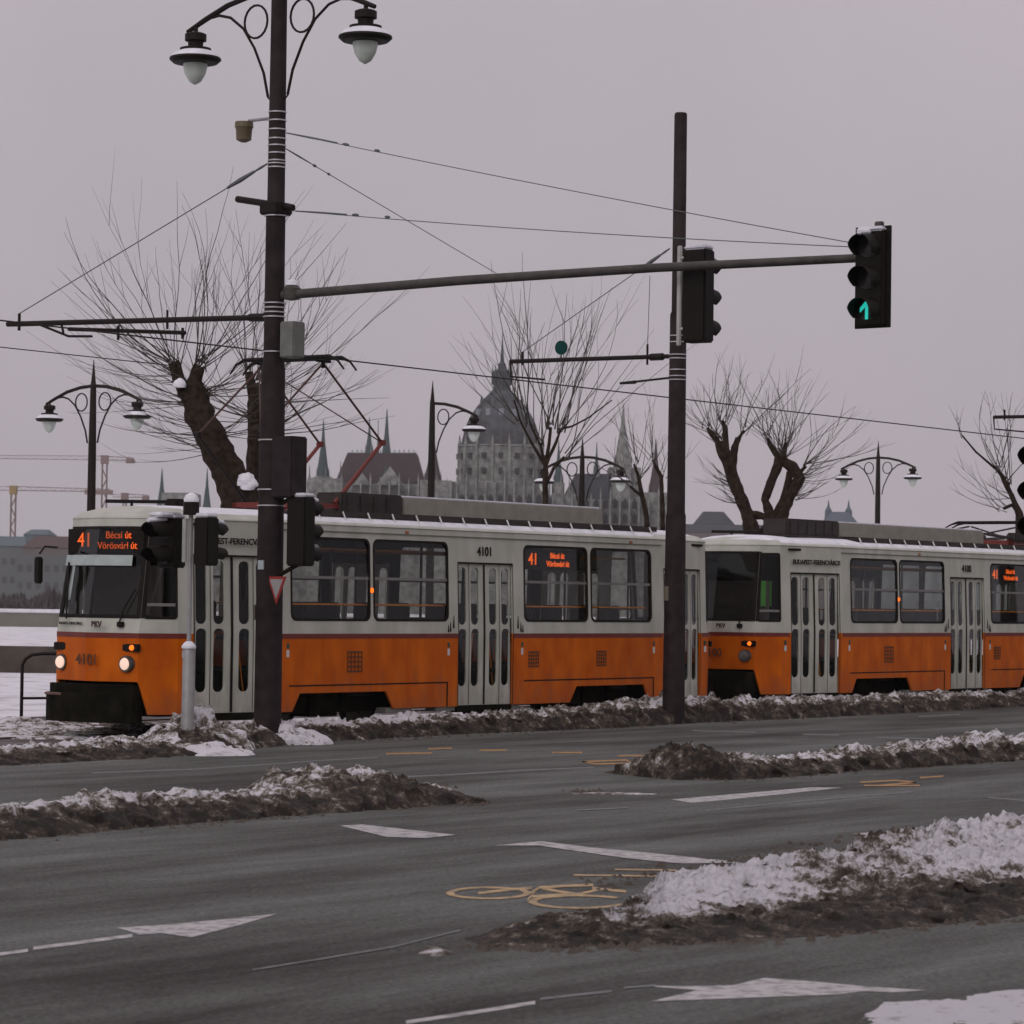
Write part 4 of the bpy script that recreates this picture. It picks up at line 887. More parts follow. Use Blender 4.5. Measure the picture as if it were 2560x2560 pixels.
c_ = MB()
for y_ in (-.115, .10): c_.bbox(-.02, .02, y_ - .03, y_ + .03, 2.34, 2.88, .005)
c_.build('mounting_plate', mat('mount_grey', (.42, .42, .40), .5), t)
t1 = thing('traffic_signal', 'black two-lamp signal on the right of the grey post, visors pointing right', 'traffic signal', PS, TH)
signal_head('s', t1, 1, (.0, -.26, 2.60), n=2, pitch=.30, wd=.24, vis=.20)
t1 = thing('traffic_signal', 'black snow-covered signal on the left of the grey post, turned to the left', 'traffic signal', PS, TH)
signal_head('s', t1, -1, (-.02, .30, 2.58), n=2, pitch=.31, wd=.30, vis=.34)
c_ = MB(); c_.bbox(-.34, .05, .18, .42, 2.90, 2.96, .02); c_.build('snow_cap', M_snow, t1, True)
# signal cut by the right edge
t = thing('signal_post', 'signal post standing at the right edge of the view', 'signal post', (5.17, 28.0, 0), TH)
pm = MB(); pm.tube([(0, 0, 0), (0, 0, 3.7)], .05, 10); pm.build('post', M_galv, t, True)
t1 = thing('traffic_signal', 'black traffic signal cut off by the right edge, round visors towards the left', 'traffic signal', (5.17, 28.0, 0), TH)
signal_head('s', t1, -1, (-.06, .17, 3.02), n=3, pitch=.33, wd=.28, vis=.20, snow=False)

# ------------------------------------------------------------------ wires
def wire(name, label, pts, r, cat='cable', sag=0.0, m=None, ins=None):
    a = MB(); P = []
    for i in range(len(pts) - 1):
        for k in range(13 if sag else 2):
            f = k / (12 if sag else 1); p = pts[i].lerp(pts[i + 1], f); p = p - Vector((0, 0, sag * 4 * f * (1 - f))); P.append(p)
    Q = [P[0]]
    for p in P[1:]:
        if (p - Q[-1]).length > 1e-4: Q.append(p)
    a.tube(Q, r, 5)
    d = (pts[-1] - pts[0])
    if ins:
        for d0, d1, rr in ins:
            p0 = pts[0] + d.normalized() * d0; p1 = pts[0] + d.normalized() * d1; pm_ = (p0 + p1) / 2; a.tube([p0, pm_, p1], [rr * .6, rr, rr * .6], 6)
    return tag(a.build(name, m or M_iron, None), label, cat)
M_wire = mat('wire_grey', (.10, .11, .11), .5)
PE = PL + V * (-8.8)
INS = [(0, .9, .014), (1.0, 1.10, .022), (1.55, 1.63, .02)]
wire('span_cable', 'upper stay cable from the lamp pole to the far end of the signal arm', [PL + Vector((.12, 0, 8.03)), PE + Vector((0, 0, 6.03))], .0062, m=M_wire, sag=.03, ins=INS)
wire('span_cable', 'lower stay cable from the cross bar to the end of the signal arm', [PL + Vector((.25, 0, 7.0)), PE + Vector((0, 0, 6.0))], .0062, m=M_wire, sag=.04, ins=INS)
wire('span_cable', 'steep stay cable running from the lamp pole down to the short bracket tip', [PL + Vector((.12, 0, 7.82)), W(1262, 696, 48.2)], .0062, m=M_wire, ins=INS)
wire('span_cable', 'stay cable from the lamp pole down to the tip of the left bracket', [PL + Vector((-.12, 0, 7.62)), T0 - T0 + PL + V * 4.72 + Vector((0, 0, 5.86))], .008, m=M_wire, ins=[(0, .25, .02), (.25, .75, .035)])
wire('span_cable', 'stay cable from the plain pole down to the tip of its bracket', [PR + Vector((-.15, 0, 7.55)), PR + V * 3.05 + Vector((0, 0, 6.02))], .008, m=M_wire, ins=[(0, .2, .02), (.2, .6, .035)])
wire('hanger_wire', 'thin upright hanger wire beside the plain pole', [PR + V * .55 + Vector((0, 0, 7.15)), PR + V * .58 + Vector((0, 0, 6.0))], .006, m=M_wire)
wire('contact_wire', 'overhead contact wire running above the tram', [T(-30, 1.25, 5.42), T(95, 1.25, 5.42)], .011, 'contact wire')
wire('contact_wire', 'second overhead contact wire above the far track', [T(-30, 4.6, 5.5), T(-2, 4.6, 5.45)], .008, 'contact wire')

# ------------------------------------------------------------------ background lamps
def bg_lamp(px, yrim, Z, label, both=True, h_top=None):
    p = W(px, yrim, Z); zr = p.z; t = thing('street_lamp', label, 'street lamp', (p.x, Z, 0), TH, 'ornate lamps on the river side')
    pm = MB(); pm.tube([(0, 0, -.05), (0, 0, zr - .7), (0, 0, zr + .8), (0, 0, zr + .9), (0, 0, zr + 1.45)], [.13, .10, .075, .06, .006], 12); pm.build('post', M_iron, t, True)
    lamp_arms(t, zr, both, q=1.5, thin=1.15)
bg_lamp(232, 1045, 73.6, 'twin-armed lantern post standing behind the tram at the left')
bg_lamp(1080, 1078, 85, 'lantern post with one arm to the right, left of the big dome', both=False)
bg_lamp(1455, 1204, 96, 'twin-armed lantern post in front of the blue-grey roof between the trees')
bg_lamp(2195, 1196, 114, 'twin-armed lantern post alone against the sky at the right')

# ------------------------------------------------------------------ trees
def tree(name, label, Z, limbs, heads, trunk_r_scale=1.0, base=None, snow=(), seed=1):
    """limbs: polylines of (x, y, width px); heads: (x, y, n, len min, len max, angle lo, hi (deg from up, + right))"""
    rr = random.Random(seed); s = F / Z
    b0 = W(limbs[0][0][0], limbs[0][0][1], Z); root = thing(name, label, 'tree', (b0.x, Z, 0))
    O = Vector((b0.x, Z, 0)); tm = MB()
    for L_ in limbs:
        pts = []; rad = []
        for i in range(len(L_) - 1):
            for k in range(6):
                f = k / 6; x = L_[i][0] + (L_[i + 1][0] - L_[i][0]) * f; y = L_[i][1] + (L_[i + 1][1] - L_[i][1]) * f; wd = L_[i][2] + (L_[i + 1][2] - L_[i][2]) * f
                p = W(x, y, Z) - O; q = p * 2.2; j = wd / s * .16
                p += Vector((noise.noise(q), noise.noise(q + Vector((5, 5, 5))), 0)) * j * .7
                pts.append(p); rad.append(wd / s / 2 * (1 + .22 * noise.noise(q * 2.5 + Vector((seed, 0, 0)))))
        pts.append(W(L_[-1][0], L_[-1][1], Z) - O); rad.append(L_[-1][2] / s / 2)
        if L_ is limbs[0] or L_[0][1] > 1260:
            pts.insert(0, Vector((pts[0].x, pts[0].y, -.1))); rad.insert(0, rad[0] * 1.25)
        tm.tube(pts, rad, 10)
    tm.build('trunk', M_bark, root, True)
    cm_ = MB()
    for hx, hy, n, l0, l1, a0, a1 in heads:
        H = W(hx, hy, Z) - O
        for k in range(n):
            a = R(a0 + (a1 - a0) * (k + rr.random()) / n); dep = rr.uniform(-.75, .75); L_ = rr.uniform(l0, l1)
            d = Vector((math.sin(a), dep, math.cos(a))).normalized(); p = H + Vector((rr.uniform(-.12, .12), rr.uniform(-.15, .15), rr.uniform(-.12, .1)))
            nseg = 9; P = [p.copy()]; r0 = (.0052 + .0060 * L_ / 4) * rr.uniform(.7, 1.3) * (1 + (Z - 55) / 55); Rr = [r0 * 1.3]
            bend = rr.uniform(.02, .13); cur = Vector((rr.uniform(-.09, .09), rr.uniform(-.06, .06), 0))
            for q in range(nseg):
                d = (d + Vector((0, 0, bend)) + cur + Vector((rr.uniform(-.12, .12), rr.uniform(-.10, .10), rr.uniform(-.07, .07)))).normalized()
                p = p + d * L_ / nseg; P.append(p.copy()); Rr.append(r0 * (1 - .78 * (q + 1) / nseg))
                if q in (2, 3, 4, 5, 6) and rr.random() < .30:
                    d2 = (d + Vector((rr.uniform(-.55, .55), rr.uniform(-.5, .5), rr.uniform(-.1, .3)))).normalized(); p2 = p.copy(); P2 = [p2.copy()]; l2 = L_ * rr.uniform(.2, .42)
                    for _ in range(4):
                        d2 = (d2 + Vector((rr.uniform(-.08, .08), 0, .06))).normalized(); p2 = p2 + d2 * l2 / 4; P2.append(p2.copy())
                    cm_.tube(P2, [r0 * .5 * (1 - .18 * i_) for i_ in range(5)], 4, cap=False)
            cm_.tube(P, Rr, 4, cap=False)
    cm_.build('crown', M_twig, root)
    for i_, (sx, sy, sr) in enumerate(snow):
        p = W(sx, sy, Z) - O; sm = MB(); r_ = sr / s
        sm.lathe([(r_ * .9, -r_ * .5), (r_, -r_ * .1), (r_ * .8, r_ * .45), (r_ * .4, r_ * .75), (.01, r_ * .85)], p + Vector((0, -.22, 0)), 14); sm.v = [tuple(Vector(v) + Vector((noise.noise(Vector(v) * 9), 0, noise.noise(Vector(v) * 9 + Vector((4, 4, 4))))) * r_ * .22) for v in sm.v]; sm.build('snow_clump', M_snow, root, True)
tree('pollard_tree', 'big pollarded tree leaning left above the tram cab with long whippy shoots', 56,
     [[(606, 1295, 100), (590, 1240, 88), (558, 1160, 82), (522, 1080, 76), (486, 1000, 72), (468, 962, 68)], [(478, 1000, 46), (446, 950, 34), (434, 905, 30)], [(475, 985, 48), (490, 945, 34), (499, 915, 30)]],
     [(436, 908, 21, 1.6, 3.9, -88, 22), (500, 918, 19, 1.8, 4.0, -25, 78), (446, 950, 12, 1.6, 3.0, -105, -60), (470, 1000, 14, 1.2, 3.0, -108, -70), (520, 1080, 10, 1.2, 3.2, -112, -75), (545, 1120, 8, 1.2, 2.6, -110, -80), (505, 980, 16, 1.4, 3.0, 45, 100), (545, 1080, 12, 1.2, 2.6, 60, 105)],
     snow=[(452, 962, 17), (618, 1200, 22), (628, 1210, 20), (610, 1208, 17), (622, 1216, 20)], seed=3)
tree('pollard_tree', 'dark pollarded tree half hidden behind the lamp pole', 59,
     [[(628, 1290, 46), (632, 1200, 40), (638, 1100, 36), (634, 1010, 34), (640, 960, 28)], [(634, 1010, 26), (622, 930, 20)]],
     [(640, 960, 16, 1.8, 3.6, -25, 70), (622, 930, 8, 1.6, 3.2, -40, 30), (640, 1000, 15, 1.8, 3.9, 40, 95), (640, 1080, 14, 1.5, 3.4, 60, 102), (636, 1040, 14, 1.4, 3.0, -100, -50)], seed=11)
tree('street_tree', 'young bare tree with upswept branches in front of the dome', 72,
     [[(1363, 1280, 16), (1363, 1210, 14), (1364, 1165, 13)], [(1364, 1165, 11), (1372, 1110, 8), (1377, 1068, 7)], [(1364, 1165, 10), (1390, 1105, 8), (1402, 1072, 6)], [(1366, 1210, 9), (1385, 1170, 8), (1411, 1142, 7)], [(1364, 1165, 9), (1330, 1110, 7), (1300, 1050, 5), (1285, 1000, 4)], [(1364, 1165, 8), (1350, 1110, 6), (1325, 1060, 5)], [(1402, 1072, 6), (1430, 1066, 5), (1470, 1045, 4), (1530, 1000, 3)]],
     [(1377, 1068, 10, 2.4, 4.2, -20, 20), (1402, 1072, 9, 2.4, 4.6, 0, 45), (1411, 1142, 8, 2.2, 4.4, 20, 50), (1285, 1000, 5, 1.5, 3.0, -45, 5), (1325, 1060, 7, 2.2, 4.4, -35, 5), (1350, 1110, 6, 2.6, 4.6, -25, 10), (1300, 1050, 4, 1.6, 2.6, -60, -20)], seed=21)
tree('pollard_tree', 'bare V-shaped pollard with two knobbly heads right of the plain pole', 80,
     [[(1884, 1345, 42), (1868, 1290, 34), (1838, 1210, 31), (1820, 1155, 33), (1800, 1105, 27)], [(1830, 1170, 20), (1838, 1120, 18), (1846, 1095, 15)], [(1812, 1130, 18), (1780, 1085, 14), (1768, 1070, 8)], [(1818, 1150, 18), (1812, 1070, 14), (1806, 1050, 7)],
      [(1905, 1345, 32), (1930, 1300, 25), (1912, 1250, 22), (1936, 1185, 24), (1952, 1145, 32)], [(1938, 1345, 36), (1955, 1290, 30), (1975, 1240, 28), (1998, 1195, 30), (1982, 1168, 28), (1955, 1150, 28)], [(1872, 1285, 22), (1905, 1290, 18), (1930, 1300, 18)], [(1930, 1300, 18), (1960, 1250, 18), (1975, 1180, 18)], [(1952, 1150, 18), (1930, 1120, 13), (1918, 1095, 7)], [(1958, 1145, 16), (1966, 1105, 10)], [(1992, 1190, 14), (2015, 1165, 8)], [(1846, 1098, 11), (1860, 1075, 6)]],
     [(1795, 1098, 22, .6, 1.9, -85, 40), (1806, 1055, 10, .8, 2.0, -30, 35), (1768, 1070, 8, .5, 1.3, -80, 10), (1860, 1078, 8, 1.2, 2.6, -10, 45), (1952, 1140, 30, .7, 2.6, -60, 60), (1918, 1095, 10, .8, 2.4, -60, 20), (1966, 1105, 10, 1.2, 3.0, -20, 50), (2015, 1165, 12, .8, 2.6, 20, 95), (1998, 1195, 12, .7, 1.8, 60, 110), (1838, 1210, 16, .5, 1.4, -100, -50), (1850, 1250, 12, .5, 1.2, -100, -60), (1985, 1240, 10, .5, 1.3, 60, 110)], seed=31)
tree('street_tree', 'thin dark tree just left of the plain pole, bent near its top', 76,
     [[(1619, 1350, 14), (1616, 1290, 13), (1604, 1236, 12), (1596, 1190, 9), (1585, 1160, 6)], [(1604, 1240, 9), (1588, 1228, 7), (1575, 1215, 6)]],
     [(1585, 1160, 7, 1.0, 2.2, -35, 15), (1575, 1215, 6, .8, 1.6, -80, -10), (1600, 1200, 6, 1.0, 2.2, -10, 50)], seed=41)
tree('street_tree', 'slender dark tree touching the left side of the plain pole', 78,
     [[(1657, 1350, 13), (1656, 1270, 12), (1653, 1190, 10), (1640, 1168, 9), (1632, 1150, 6)]],
     [(1632, 1150, 7, 1.0, 2.4, -40, 20), (1653, 1190, 5, .8, 1.8, -10, 50)], seed=43)
tree('street_tree', 'bare branching tree at the right edge of the view', 84,
     [[(2556, 1345, 22), (2550, 1290, 18), (2530, 1240, 13), (2505, 1190, 12), (2494, 1176, 9)], [(2545, 1280, 12), (2530, 1262, 9), (2508, 1272, 8)], [(2494, 1176, 7), (2440, 1130, 5), (2405, 1088, 4)], [(2520, 1215, 8), (2524, 1205, 7)]],
     [(2494, 1176, 9, 1.2, 3.0, -50, 30), (2405, 1088, 3, .5, 1.0, -30, 10), (2508, 1272, 7, 1.0, 2.2, -85, -40), (2524, 1205, 6, 1.2, 3.0, -20, 30), (2530, 1240, 6, .9, 2.0, -100, -50)], seed=51)

# ------------------------------------------------------------------ riverside: railing, walls
t = thing('railing', 'black metal railing with rounded corner left of the tram nose', 'railing', G(53, 1806) , 0)
O = G(53, 1806); rl = MB(); Zr = O.y; zt = .97
pp = [Vector((0, 0, -.05)), Vector((0, 0, .86)), Vector((.05, 0, .95)), Vector((.14, 0, 1.01)), Vector((.30, 0, 1.03)), Vector((2.4, .3, 1.05))]
rl.tube(pp, .026, 8); rl.tube([(2.4, .3, 0), (2.4, .3, 1.05)], .026, 8); rl.build('frame', M_iron, t, True)
rl = MB(); rl.tube([(0, 0, .36), (2.4, .3, .40)], .020, 8); rl.build('lower_rail', M_iron, t, True)
M_wall = mat('mossy_stone', (.045, .037, .028), .9, col2=(.095, .08, .065), scale=1.6, bump=.5)
mb = MB(); a = W(-300, 1600, 72); b_ = Vector((16, 76, 0)); mb.box(-40, 40, 72, 72.5, -.1, .64); tag(mb.build('low_wall', M_wall), 'low brown stone wall beyond the tracks at the left', 'wall')
M_qw = mat('quay_stone', (.17, .165, .14), .9, var=.18, scale=.5, bump=.3)
q = thing('quay_wall', 'pale quay parapet with snow on top along the river', 'wall', (0, 170, 0))
mb = MB(); mb.box(-90, 90, 0, .5, -6, .80); mb.build('parapet', M_qw, q)
mb = MB(); mb.bbox(-90, 90, -.1, .6, .80, 1.02, .04); mb.build('snow_capping', M_snow, q)
mb = MB()
for k in range(-14, 15): mb.box(k * 6.0, k * 6.0 + .12, -.04, 0, 0, .79)
mb.build('pilaster', M_wall, q)

# ------------------------------------------------------------------ far bank
def wbox(mb, x0, x1, y0, y1, Z, depth, O=Vector((0, 0, 0))):
    a = W(x0, y1, Z); b = W(x1, y0, Z); mb.box(a.x - O.x, b.x - O.x, Z - O.y, Z + depth - O.y, a.z, b.z)
# parliament
ZP = 950.0; sP = F / ZP
P0 = Vector((W(1252, 1400, ZP).x, ZP, -5.2)); pt = thing('parliament_building', 'pale gothic parliament with a ribbed central dome and many green spires across the river', 'palace', P0)
def L(x, y): p = W(x, y, ZP); return (p.x - P0.x, p.z - P0.z)
def pbox(mb, x0, x1, y0, y1, d0=0, d1=20):
    (a, zt_) = L(x0, y0); (b, zb) = L(x1, y1); mb.box(a, b, d0, d1, min(zt_, zb), max(zt_, zb))
def ground_y(x): return 1499 + .014 * (x - 1280) + (CAMZ + 5.2) * sP
body = MB()
for x0, x1, y, d0, d1 in ((772, 1145, 1205, 4, 40), (1130, 1372, 1203, 2, 50), (1372, 1665, 1245, 4, 40), (1380, 1440, 1232, 2, 30), (1600, 1668, 1230, 2, 30), (772, 850, 1195, 0, 30), (1050, 1125, 1200, 0, 30), (1525, 1600, 1165, 8, 30), (385, 560, 1288, 10, 40), (300, 780, 1330, 12, 40)):
    pbox(body, x0, x1, y, ground_y((x0 + x1) / 2), d0, d1)
body.build('facade', M_stone, pt)
# pinnacles and buttresses on the facade
bt = MB()
x = 780
while x < 1660:
    (a, z1) = L(x, 1215 if x < 1145 else (1205 if x < 1370 else 1252)); (b, z0) = L(x + 6, 1380)
    hh = rnd.choice((0, .6, 1.8)); bt.box(a, a + .45, -.6, 4, z0, z1 + hh); bt.lathe([(.35, 0), (.05, 2.6)], (a + .22, .2, z1 + hh), 6); x += 24
bt.build('buttress', M_stone, pt)
wn = []
for x in range(788, 1655, 24):
    for (yt, yb) in ((1238, 1262), (1275, 1300), (1315, 1336)):
        if len(wn) < 96 and not (x < 1140 and yt == 1315) : wn.append((x, yt + (10 if x > 1372 else 0), yb + (8 if x > 1372 else 0)))
for x, yt, yb in wn:
    mb = MB(); (a, z1) = L(x + 1.5, yt); (b, z0) = L(x + 13, yb); c = (a + b) / 2
    mb.prism([(a, z0), (b, z0), (b, z1 - .7), (c, z1 + .5), (a, z1 - .7)], 1.7 if 1130 < x < 1372 else 3.7, 2.1 if 1130 < x < 1372 else 4.1); mb.build('window', M_winf, pt)
# roofs
def roofpoly(nm, pts, d0, d1, m):
    mb = MB(); P_ = [L(x, y) for x, y in pts]; mb.prism(P_, d0, d1); return mb.build(nm, m, pt)
r1 = roofpoly('roof', [(834, 1206), (1060, 1206), (1039, 1130), (866, 1130)], 6, 30, M_roofd)
rs = MB()
for x in range(866, 1040, 6):
    (a, z) = L(x, 1131); rs.box(a, a + .35, 17, 19, z, z + 1.0 + .7 * ((x // 6) % 2))
(a, z) = L(866, 1131); (b, _) = L(1039, 1131); rs.box(a, b, 17, 19, z, z + .6); rs.build('roof_crest', mat('pale_crest', (.30, .36, .36), .8), r1)
for cx, wd_, yt in ((975, 34, 1165), (905, 22, 1182), (820, 24, 1190)):
    gb = MB(); gb.prism([L(cx - wd_, 1212), L(cx + wd_, 1212), L(cx, yt)], 1, 8); gb.build('gable', M_stone, pt)
r2 = roofpoly('roof', [(1405, 1246), (1560, 1246), (1536, 1182), (1440, 1182)], 8, 30, M_roofb)
rs = MB(); (a, z) = L(1440, 1183); (b, _) = L(1536, 1183); rs.box(a, b, 18, 20, z, z + .7); rs.build('roof_crest', mat('pale_crest', (.30, .36, .36), .8), r2)
roofpoly('roof', [(395, 1292), (470, 1292), (470, 1268), (395, 1268)], 12, 30, M_roofd)
# spires
for x, yt, yb, wd_, wt, zb2, m in ((398, 1168, 1290, 34, 40, 1400, M_verd), (512, 1168, 1290, 28, 34, 1400, M_verd), (805, 1045, 1190, 34, 42, 1400, M_verd), (921, 1040, 1130, 20, 20, 1140, M_verd), (943, 1046, 1130, 7, 7, 1140, M_verd), (965, 1018, 1192, 40, 44, 1260, M_verd),
                              (1082, 1070, 1200, 46, 50, 1400, M_roofd), (1398, 1098, 1205, 26, 32, 1400, M_verd), (1494, 1102, 1182, 16, 16, 1190, M_verd), (1561, 1006, 1168, 50, 56, 1400, M_stone), (1643, 1094, 1232, 38, 42, 1400, M_roofd), (1150, 1120, 1205, 12, 14, 1300, M_stone), (1360, 1120, 1205, 12, 14, 1300, M_stone), (848, 1150, 1206, 10, 12, 1300, M_stone), (1045, 1150, 1206, 10, 12, 1300, M_stone), (770, 1160, 1215, 12, 14, 1300, M_stone), (1425, 1180, 1246, 10, 12, 1300, M_stone)):
    sp = MB(); (cx, z1) = L(x, yt); z0 = L(x, yb)[1]; r_ = wd_ / 2 / sP
    sp.lathe([(r_, z0), (r_ * .62, z0 + (z1 - z0) * .30), (r_ * .28, z0 + (z1 - z0) * .62), (.10, z1)], (cx, 8, 0), 8); so_ = sp.build('spire', m, pt)
    tw = MB(); z2 = max(0, L(x, zb2)[1]); tw.lathe([(wt / 2 / sP, z2), (wt / 2 / sP, z0 - .3), (wt / 2 / sP * 1.08, z0 - .2), (wt / 2 / sP * 1.0, z0 + .1)], (cx, 8, 0), 8)
    for k in range(4):
        a = k * math.pi / 2 + .5; tw.lathe([(.3, z0 - .1), (.03, z0 + 3.2)], (cx + math.cos(a) * r_, 8 + math.sin(a) * r_, 0), 5)
    if wd_ > 9: tw.build('turret', M_stone, so_)
# drum, dome, lantern
cx = L(1252, 1100)[0]; DY = 22
def zz(y): return L(1252, y)[1]
def rr_(px): return px / sP
dr = MB(); dr.lathe([(rr_(116), 0), (rr_(116), zz(1208)), (rr_(108), zz(1200)), (rr_(108), zz(1112)), (rr_(112), zz(1110)), (rr_(104), zz(1106))], (cx, DY, 0), 16)
for k in range(16):
    a = 2 * math.pi * (k + .5) / 16; dr.box(cx + math.cos(a) * rr_(108) - .5, cx + math.cos(a) * rr_(108) + .5, DY + math.sin(a) * rr_(108) - .5, DY + math.sin(a) * rr_(108) + .5, 0, zz(1104), rot=a)
    dr.lathe([(.6, zz(1104)), (.05, zz(1080))], (cx + math.cos(a) * rr_(108), DY + math.sin(a) * rr_(108), 0), 5)
do = dr.build('drum', M_stone, pt)
for row, (yt, yb, wd_) in enumerate(((1128, 1142, 12), (1166, 1182, 10))):
    for k in range(16):
        a = 2 * math.pi * (k) / 16 + (math.pi / 16) * 0
        if math.sin(a) > .3: continue
        wv = MB(); rad = rr_(107); c_ = Vector((cx + math.cos(a) * rad, DY + math.sin(a) * rad, 0)); wv.box(c_.x - .9, c_.x + .9, c_.y - wd_ / 2 / sP, c_.y + wd_ / 2 / sP, zz(yb), zz(yt), rot=a); wv.build('drum_window', M_winf, do)
dm = MB(); prof_ = [(rr_(101), zz(1110)), (rr_(97), zz(1090)), (rr_(92), zz(1069)), (rr_(85), zz(1048)), (rr_(75), zz(1028)), (rr_(61), zz(1007)), (rr_(45), zz(988)), (rr_(33), zz(976)), (rr_(23), zz(965))]
dm.lathe(prof_, (cx, DY, 0), 16); dob = dm.build('dome', mat('dome_slate', (.020, .015, .016), .8, col2=(.075, .085, .092), scale=.35), pt)
rb = MB()
for k in range(16):
    a = 2 * math.pi * k / 16; rb.tube([(cx + math.cos(a) * (r + .12), DY + math.sin(a) * (r + .12), z) for r, z in prof_], .22, 5)
rb.build('dome_rib', mat('rib_slate', (.07, .075, .08), .8), dob)
ln_ = MB(); ln_.lathe([(rr_(25), zz(966)), (rr_(22), zz(955)), (rr_(22), zz(952)), (rr_(22), zz(916)), (rr_(19), zz(913)), (rr_(11), zz(910)), (rr_(9.5), zz(896)), (rr_(5.5), zz(892)), (rr_(4), zz(872)), (rr_(2), zz(846)), (rr_(.6), zz(812))], (cx, DY, 0), 8)
for k in range(10):
    a = 2 * math.pi * (k + .5) / 10; ln_.lathe([(.55, zz(998)), (.45, zz(990)), (.05, zz(978))], (cx + math.cos(a) * rr_(54), DY + math.sin(a) * rr_(54), 0), 5)
for k in range(8):
    a = 2 * math.pi * k / 8; ln_.lathe([(.45, zz(950)), (.45, zz(925)), (.04, zz(898))], (cx + math.cos(a) * rr_(24), DY + math.sin(a) * rr_(24), 0), 5)
ln_.build('dome_lantern', mat('lantern_lead', (.035, .042, .045), .8), pt)
dt = MB()
for k in range(5):
    a = -math.pi / 2 + (k - 2) * .45; r = rr_(72)
    dt.box(cx + math.cos(a) * r - .8, cx + math.cos(a) * r + .8, DY + math.sin(a) * r - .8, DY + math.sin(a) * r + .8, zz(1032), zz(1015), rot=a)
dt.build('dormer', mat('snow_dusted_dormer', (.20, .22, .24), .8), dob)

# other far buildings
def building(label, x0, x1, yt, Z, depth, m, roofm, roofh=0, spires=(), nwin=0):
    y1 = 1499 + .014 * ((x0 + x1) / 2 - 1280) + (CAMZ + 5.2) * F / Z
    a = W(x0, yt, Z); b = W(x1, yt, Z); O = Vector(((a.x + b.x) / 2, Z, -5.2)); t = thing('riverside_building', label, 'building', O); hw = (b.x - a.x) / 2
    zt_ = a.z + 5.2; rh = roofh * Z / F
    mb = MB(); mb.box(-hw, hw, 0, depth, 0, zt_ - rh); wo = mb.build('wall', m, t)
    if rh:
        mb = MB(); k = min(hw * .5, rh * .6); mb.add([(-hw - .3, -.3, zt_ - rh), (hw + .3, -.3, zt_ - rh), (hw + .3, depth, zt_ - rh), (-hw - .3, depth, zt_ - rh), (-hw + k, depth * .4, zt_), (hw - k, depth * .4, zt_), (hw - k, depth * .6, zt_), (-hw + k, depth * .6, zt_)], [(0, 1, 5, 4), (1, 2, 6, 5), (2, 3, 7, 6), (3, 0, 4, 7), (4, 5, 6, 7), (3, 2, 1, 0)])
        mb.build('roof', roofm, t)
    for sx_, sy_ in spires:
        p = W(sx_, sy_, Z); mb = MB(); mb.lathe([(1.6, zt_ - rh), (1.3, zt_ + .5), (.5, zt_ + (p.z + 5.2 - zt_) * .4), (.06, p.z + 5.2)], (p.x - O.x, depth * .5, 0), 8); mb.build('spire', roofm, t)
    for i in range(nwin):
        x = -hw + (i + .5) * 2 * hw / nwin
        for j in range(3):
            z = (zt_ - rh) * (.28 + .24 * j); mb = MB(); mb.box(x - .5, x + .5, -.06, .1, z, z + 1.5); mb.build('window', mat('far_window_grey', (.085, .088, .09), .8), wo)
    return t
M_fb = mat('far_grey_plaster', (.13, .14, .14), .9); M_fb2 = mat('far_brown_plaster', (.13, .11, .105), .9); M_rr = mat('far_red_roof', (.085, .055, .055), .9); M_fg = mat('far_blue_roof', (.10, .13, .145), .9)
building('low grey block with a blue-grey roof at the far left bank', -60, 64, 1338, 700, 20, M_fb, M_fg, 26, nwin=6)
building('brown-roofed block beside the tram nose on the far bank', 58, 300, 1338, 690, 20, M_fb2, M_rr, 30, nwin=8)
building('pale block with a bright eave between the bushes on the far left bank', 40, 175, 1386, 640, 14, M_fb, M_fb, 0, nwin=6)
building('small tank-roofed building above the far left rooftops', 60, 118, 1322, 760, 16, M_fg, M_fg, 14)
building('distant grey-blue tower block between plain pole and V-shaped tree', 1700, 1775, 1318, 900, 20, M_fb, M_fg, 16, nwin=4)
building('distant mansard building left of the V-shaped tree', 1744, 1835, 1276, 880, 24, M_fb2, M_roofb, 34, nwin=4)
building('long low distant building behind the V-shaped tree', 1700, 2060, 1308, 860, 20, M_fb2, M_roofb, 22, nwin=10)
building('distant blue-grey steep roof flanked by two small spires at the right', 2062, 2152, 1277, 1100, 24, M_fb, mat('hazy_blue_roof', (.08, .10, .125), .9), 40, spires=((2080, 1246), (2131, 1246)))
building('boxy pale building right of the left spire behind the tram', 404, 486, 1231, 900, 20, M_stone, M_stone, 0, nwin=3)
building('long pale row of houses low on the far bank behind the tram', 2050, 2700, 1345, 900, 20, M_fb, M_roofb, 20, nwin=12)
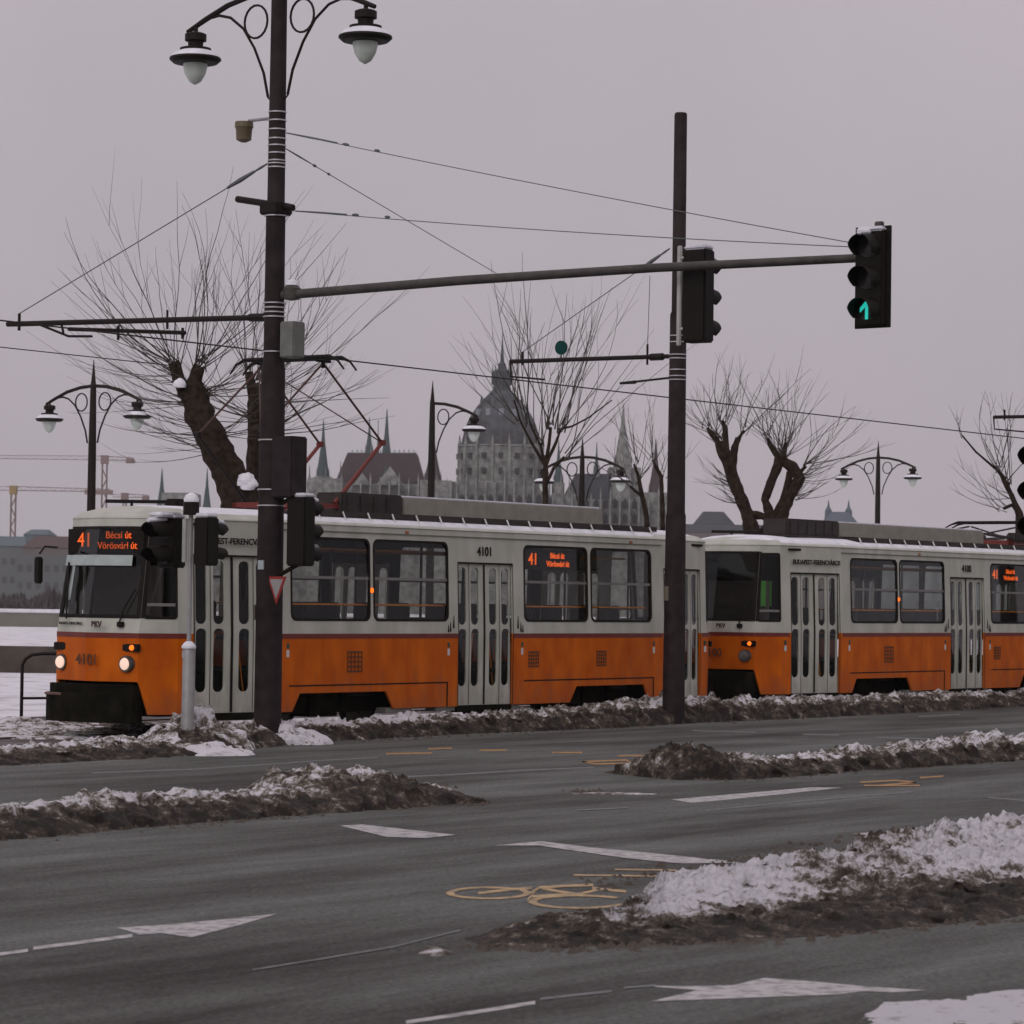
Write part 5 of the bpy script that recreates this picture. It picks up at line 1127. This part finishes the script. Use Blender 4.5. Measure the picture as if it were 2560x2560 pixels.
# far bank bushes (winter wood reads as one mass)
rb = MB(); rr = random.Random(5); M_wood = mat('winter_thicket', (.050, .040, .040), .95, col2=(.13, .11, .11), scale=.25)
for i in range(2600):
    x = rr.uniform(-80, 330) if i % 3 else rr.uniform(-80, 2700); Z = rr.uniform(585, 625); hmax = 13.5 * (.55 + .45 * noise.noise(Vector((x * .02, 3, 1)))) if x < 330 else 5.0
    p = W(x, 1500, Z); h = rr.uniform(.4, 1) * max(3, hmax) ; x_ = p.x; z0 = -5.3
    lean_ = rr.uniform(-1.2, 1.2); w_ = rr.uniform(.2, .8)
    rb.add([(x_ - w_, Z, z0), (x_ + w_, Z + .4, z0), (x_ + lean_ + w_ * 1.3, Z + .2, z0 + h * .7), (x_ + lean_, Z + .3, z0 + h), (x_ + lean_ - w_ * 1.4, Z, z0 + h * .6)], [(0, 1, 2, 3, 4)])
    rb.add([(x_, Z - w_, z0), (x_, Z + w_, z0), (x_ + lean_, Z + w_ * 1.3, z0 + h * .7), (x_ + lean_, Z, z0 + h * .95), (x_ + lean_, Z - w_ * 1.4, z0 + h * .6)], [(0, 1, 2, 3, 4)])
tag(rb.build('far_bank_thicket', M_wood), 'grey-brown winter thicket along the far river bank', 'thicket', kind='stuff')

# cranes
def crane(label, x, ytop, Z, jl, jr, col, cab, wd=1.4):
    p = W(x, ytop, Z); t = thing('tower_crane', label, 'crane', (p.x, Z, -5.2)); h = p.z + 5.2; mb = MB(); w_ = wd / 2
    for sx in (-1, 1):
        for sy in (-1, 1): mb.tube([(sx * w_, sy * w_, 0), (sx * w_, sy * w_, h)], .16, 4)
    z = 0; k = 0
    while z < h - 3:
        s_ = 1 if k % 2 else -1
        for sy in (-1, 1): mb.tube([(-w_ * s_, sy * w_, z), (w_ * s_, sy * w_, z + 3)], .10, 4)
        z += 3; k += 1
    mb.build('mast', col, t)
    jb = MB()
    for a, r_, hh in ((-jl, .10, 1.2), (jr, .14, 1.2)):
        jb.tube([(0, 0, h), (a, 0, h)], r_, 4); jb.tube([(0, 0, h + hh), (a * .97, 0, h + hh * .6)], r_ * .8, 4)
        n = max(2, int(abs(a) / 3))
        for q_ in range(n): jb.tube([(a * q_ / n, 0, h), (a * (q_ + .5) / n, 0, h + hh * .9), (a * (q_ + 1) / n, 0, h)], r_ * .6, 3)
    jb.build('jib', col, t)
    cb = MB(); cb.box(-1.1, 1.1, -1.3, .9, h - 1.2, h + 1.4); cb.build('cab', cab, t)
    cw = MB(); cw.box(jr * .72, jr, -.8, .8, h - .9, h + .5); cw.build('counterweight', col, t)
M_cr = mat('crane_faded_red', (.20, .14, .13), .7); M_cg = mat('crane_grey', (.15, .155, .155), .7); M_cy = mat('crane_yellow_cab', (.26, .18, .07), .6)
crane('reddish tower crane with a long jib above the tram nose', 262, 1150, 900, 60, 9, M_cr, M_cr)
crane('thin tower crane with a yellow cab at the far left', 34, 1226, 900, 20, 30, M_cr, M_cy)
crane('small low crane just left of the left spire', 312, 1243, 980, 4, 8, M_cr, M_cr, 1.0)

# ------------------------------------------------------------------ haze
hz = MB(); hz.box(-1400, 1400, -80, 1500, -9.5, 130)
ho = hz.build('haze', bpy.data.materials.new('haze')); ho['kind'] = 'stuff'
hm = ho.data.materials[0]; hm.use_nodes = True; n = hm.node_tree.nodes; n.clear(); o = n.new('ShaderNodeOutputMaterial'); pv = n.new('ShaderNodeVolumePrincipled')
pv.inputs['Color'].default_value = (.93, .92, .95, 1); pv.inputs['Density'].default_value = 0.00013; pv.inputs['Anisotropy'].default_value = 0.1
hm.node_tree.links.new(pv.outputs[0], o.inputs['Volume'])
tag(ho, 'thin grey winter haze over the river', 'haze')
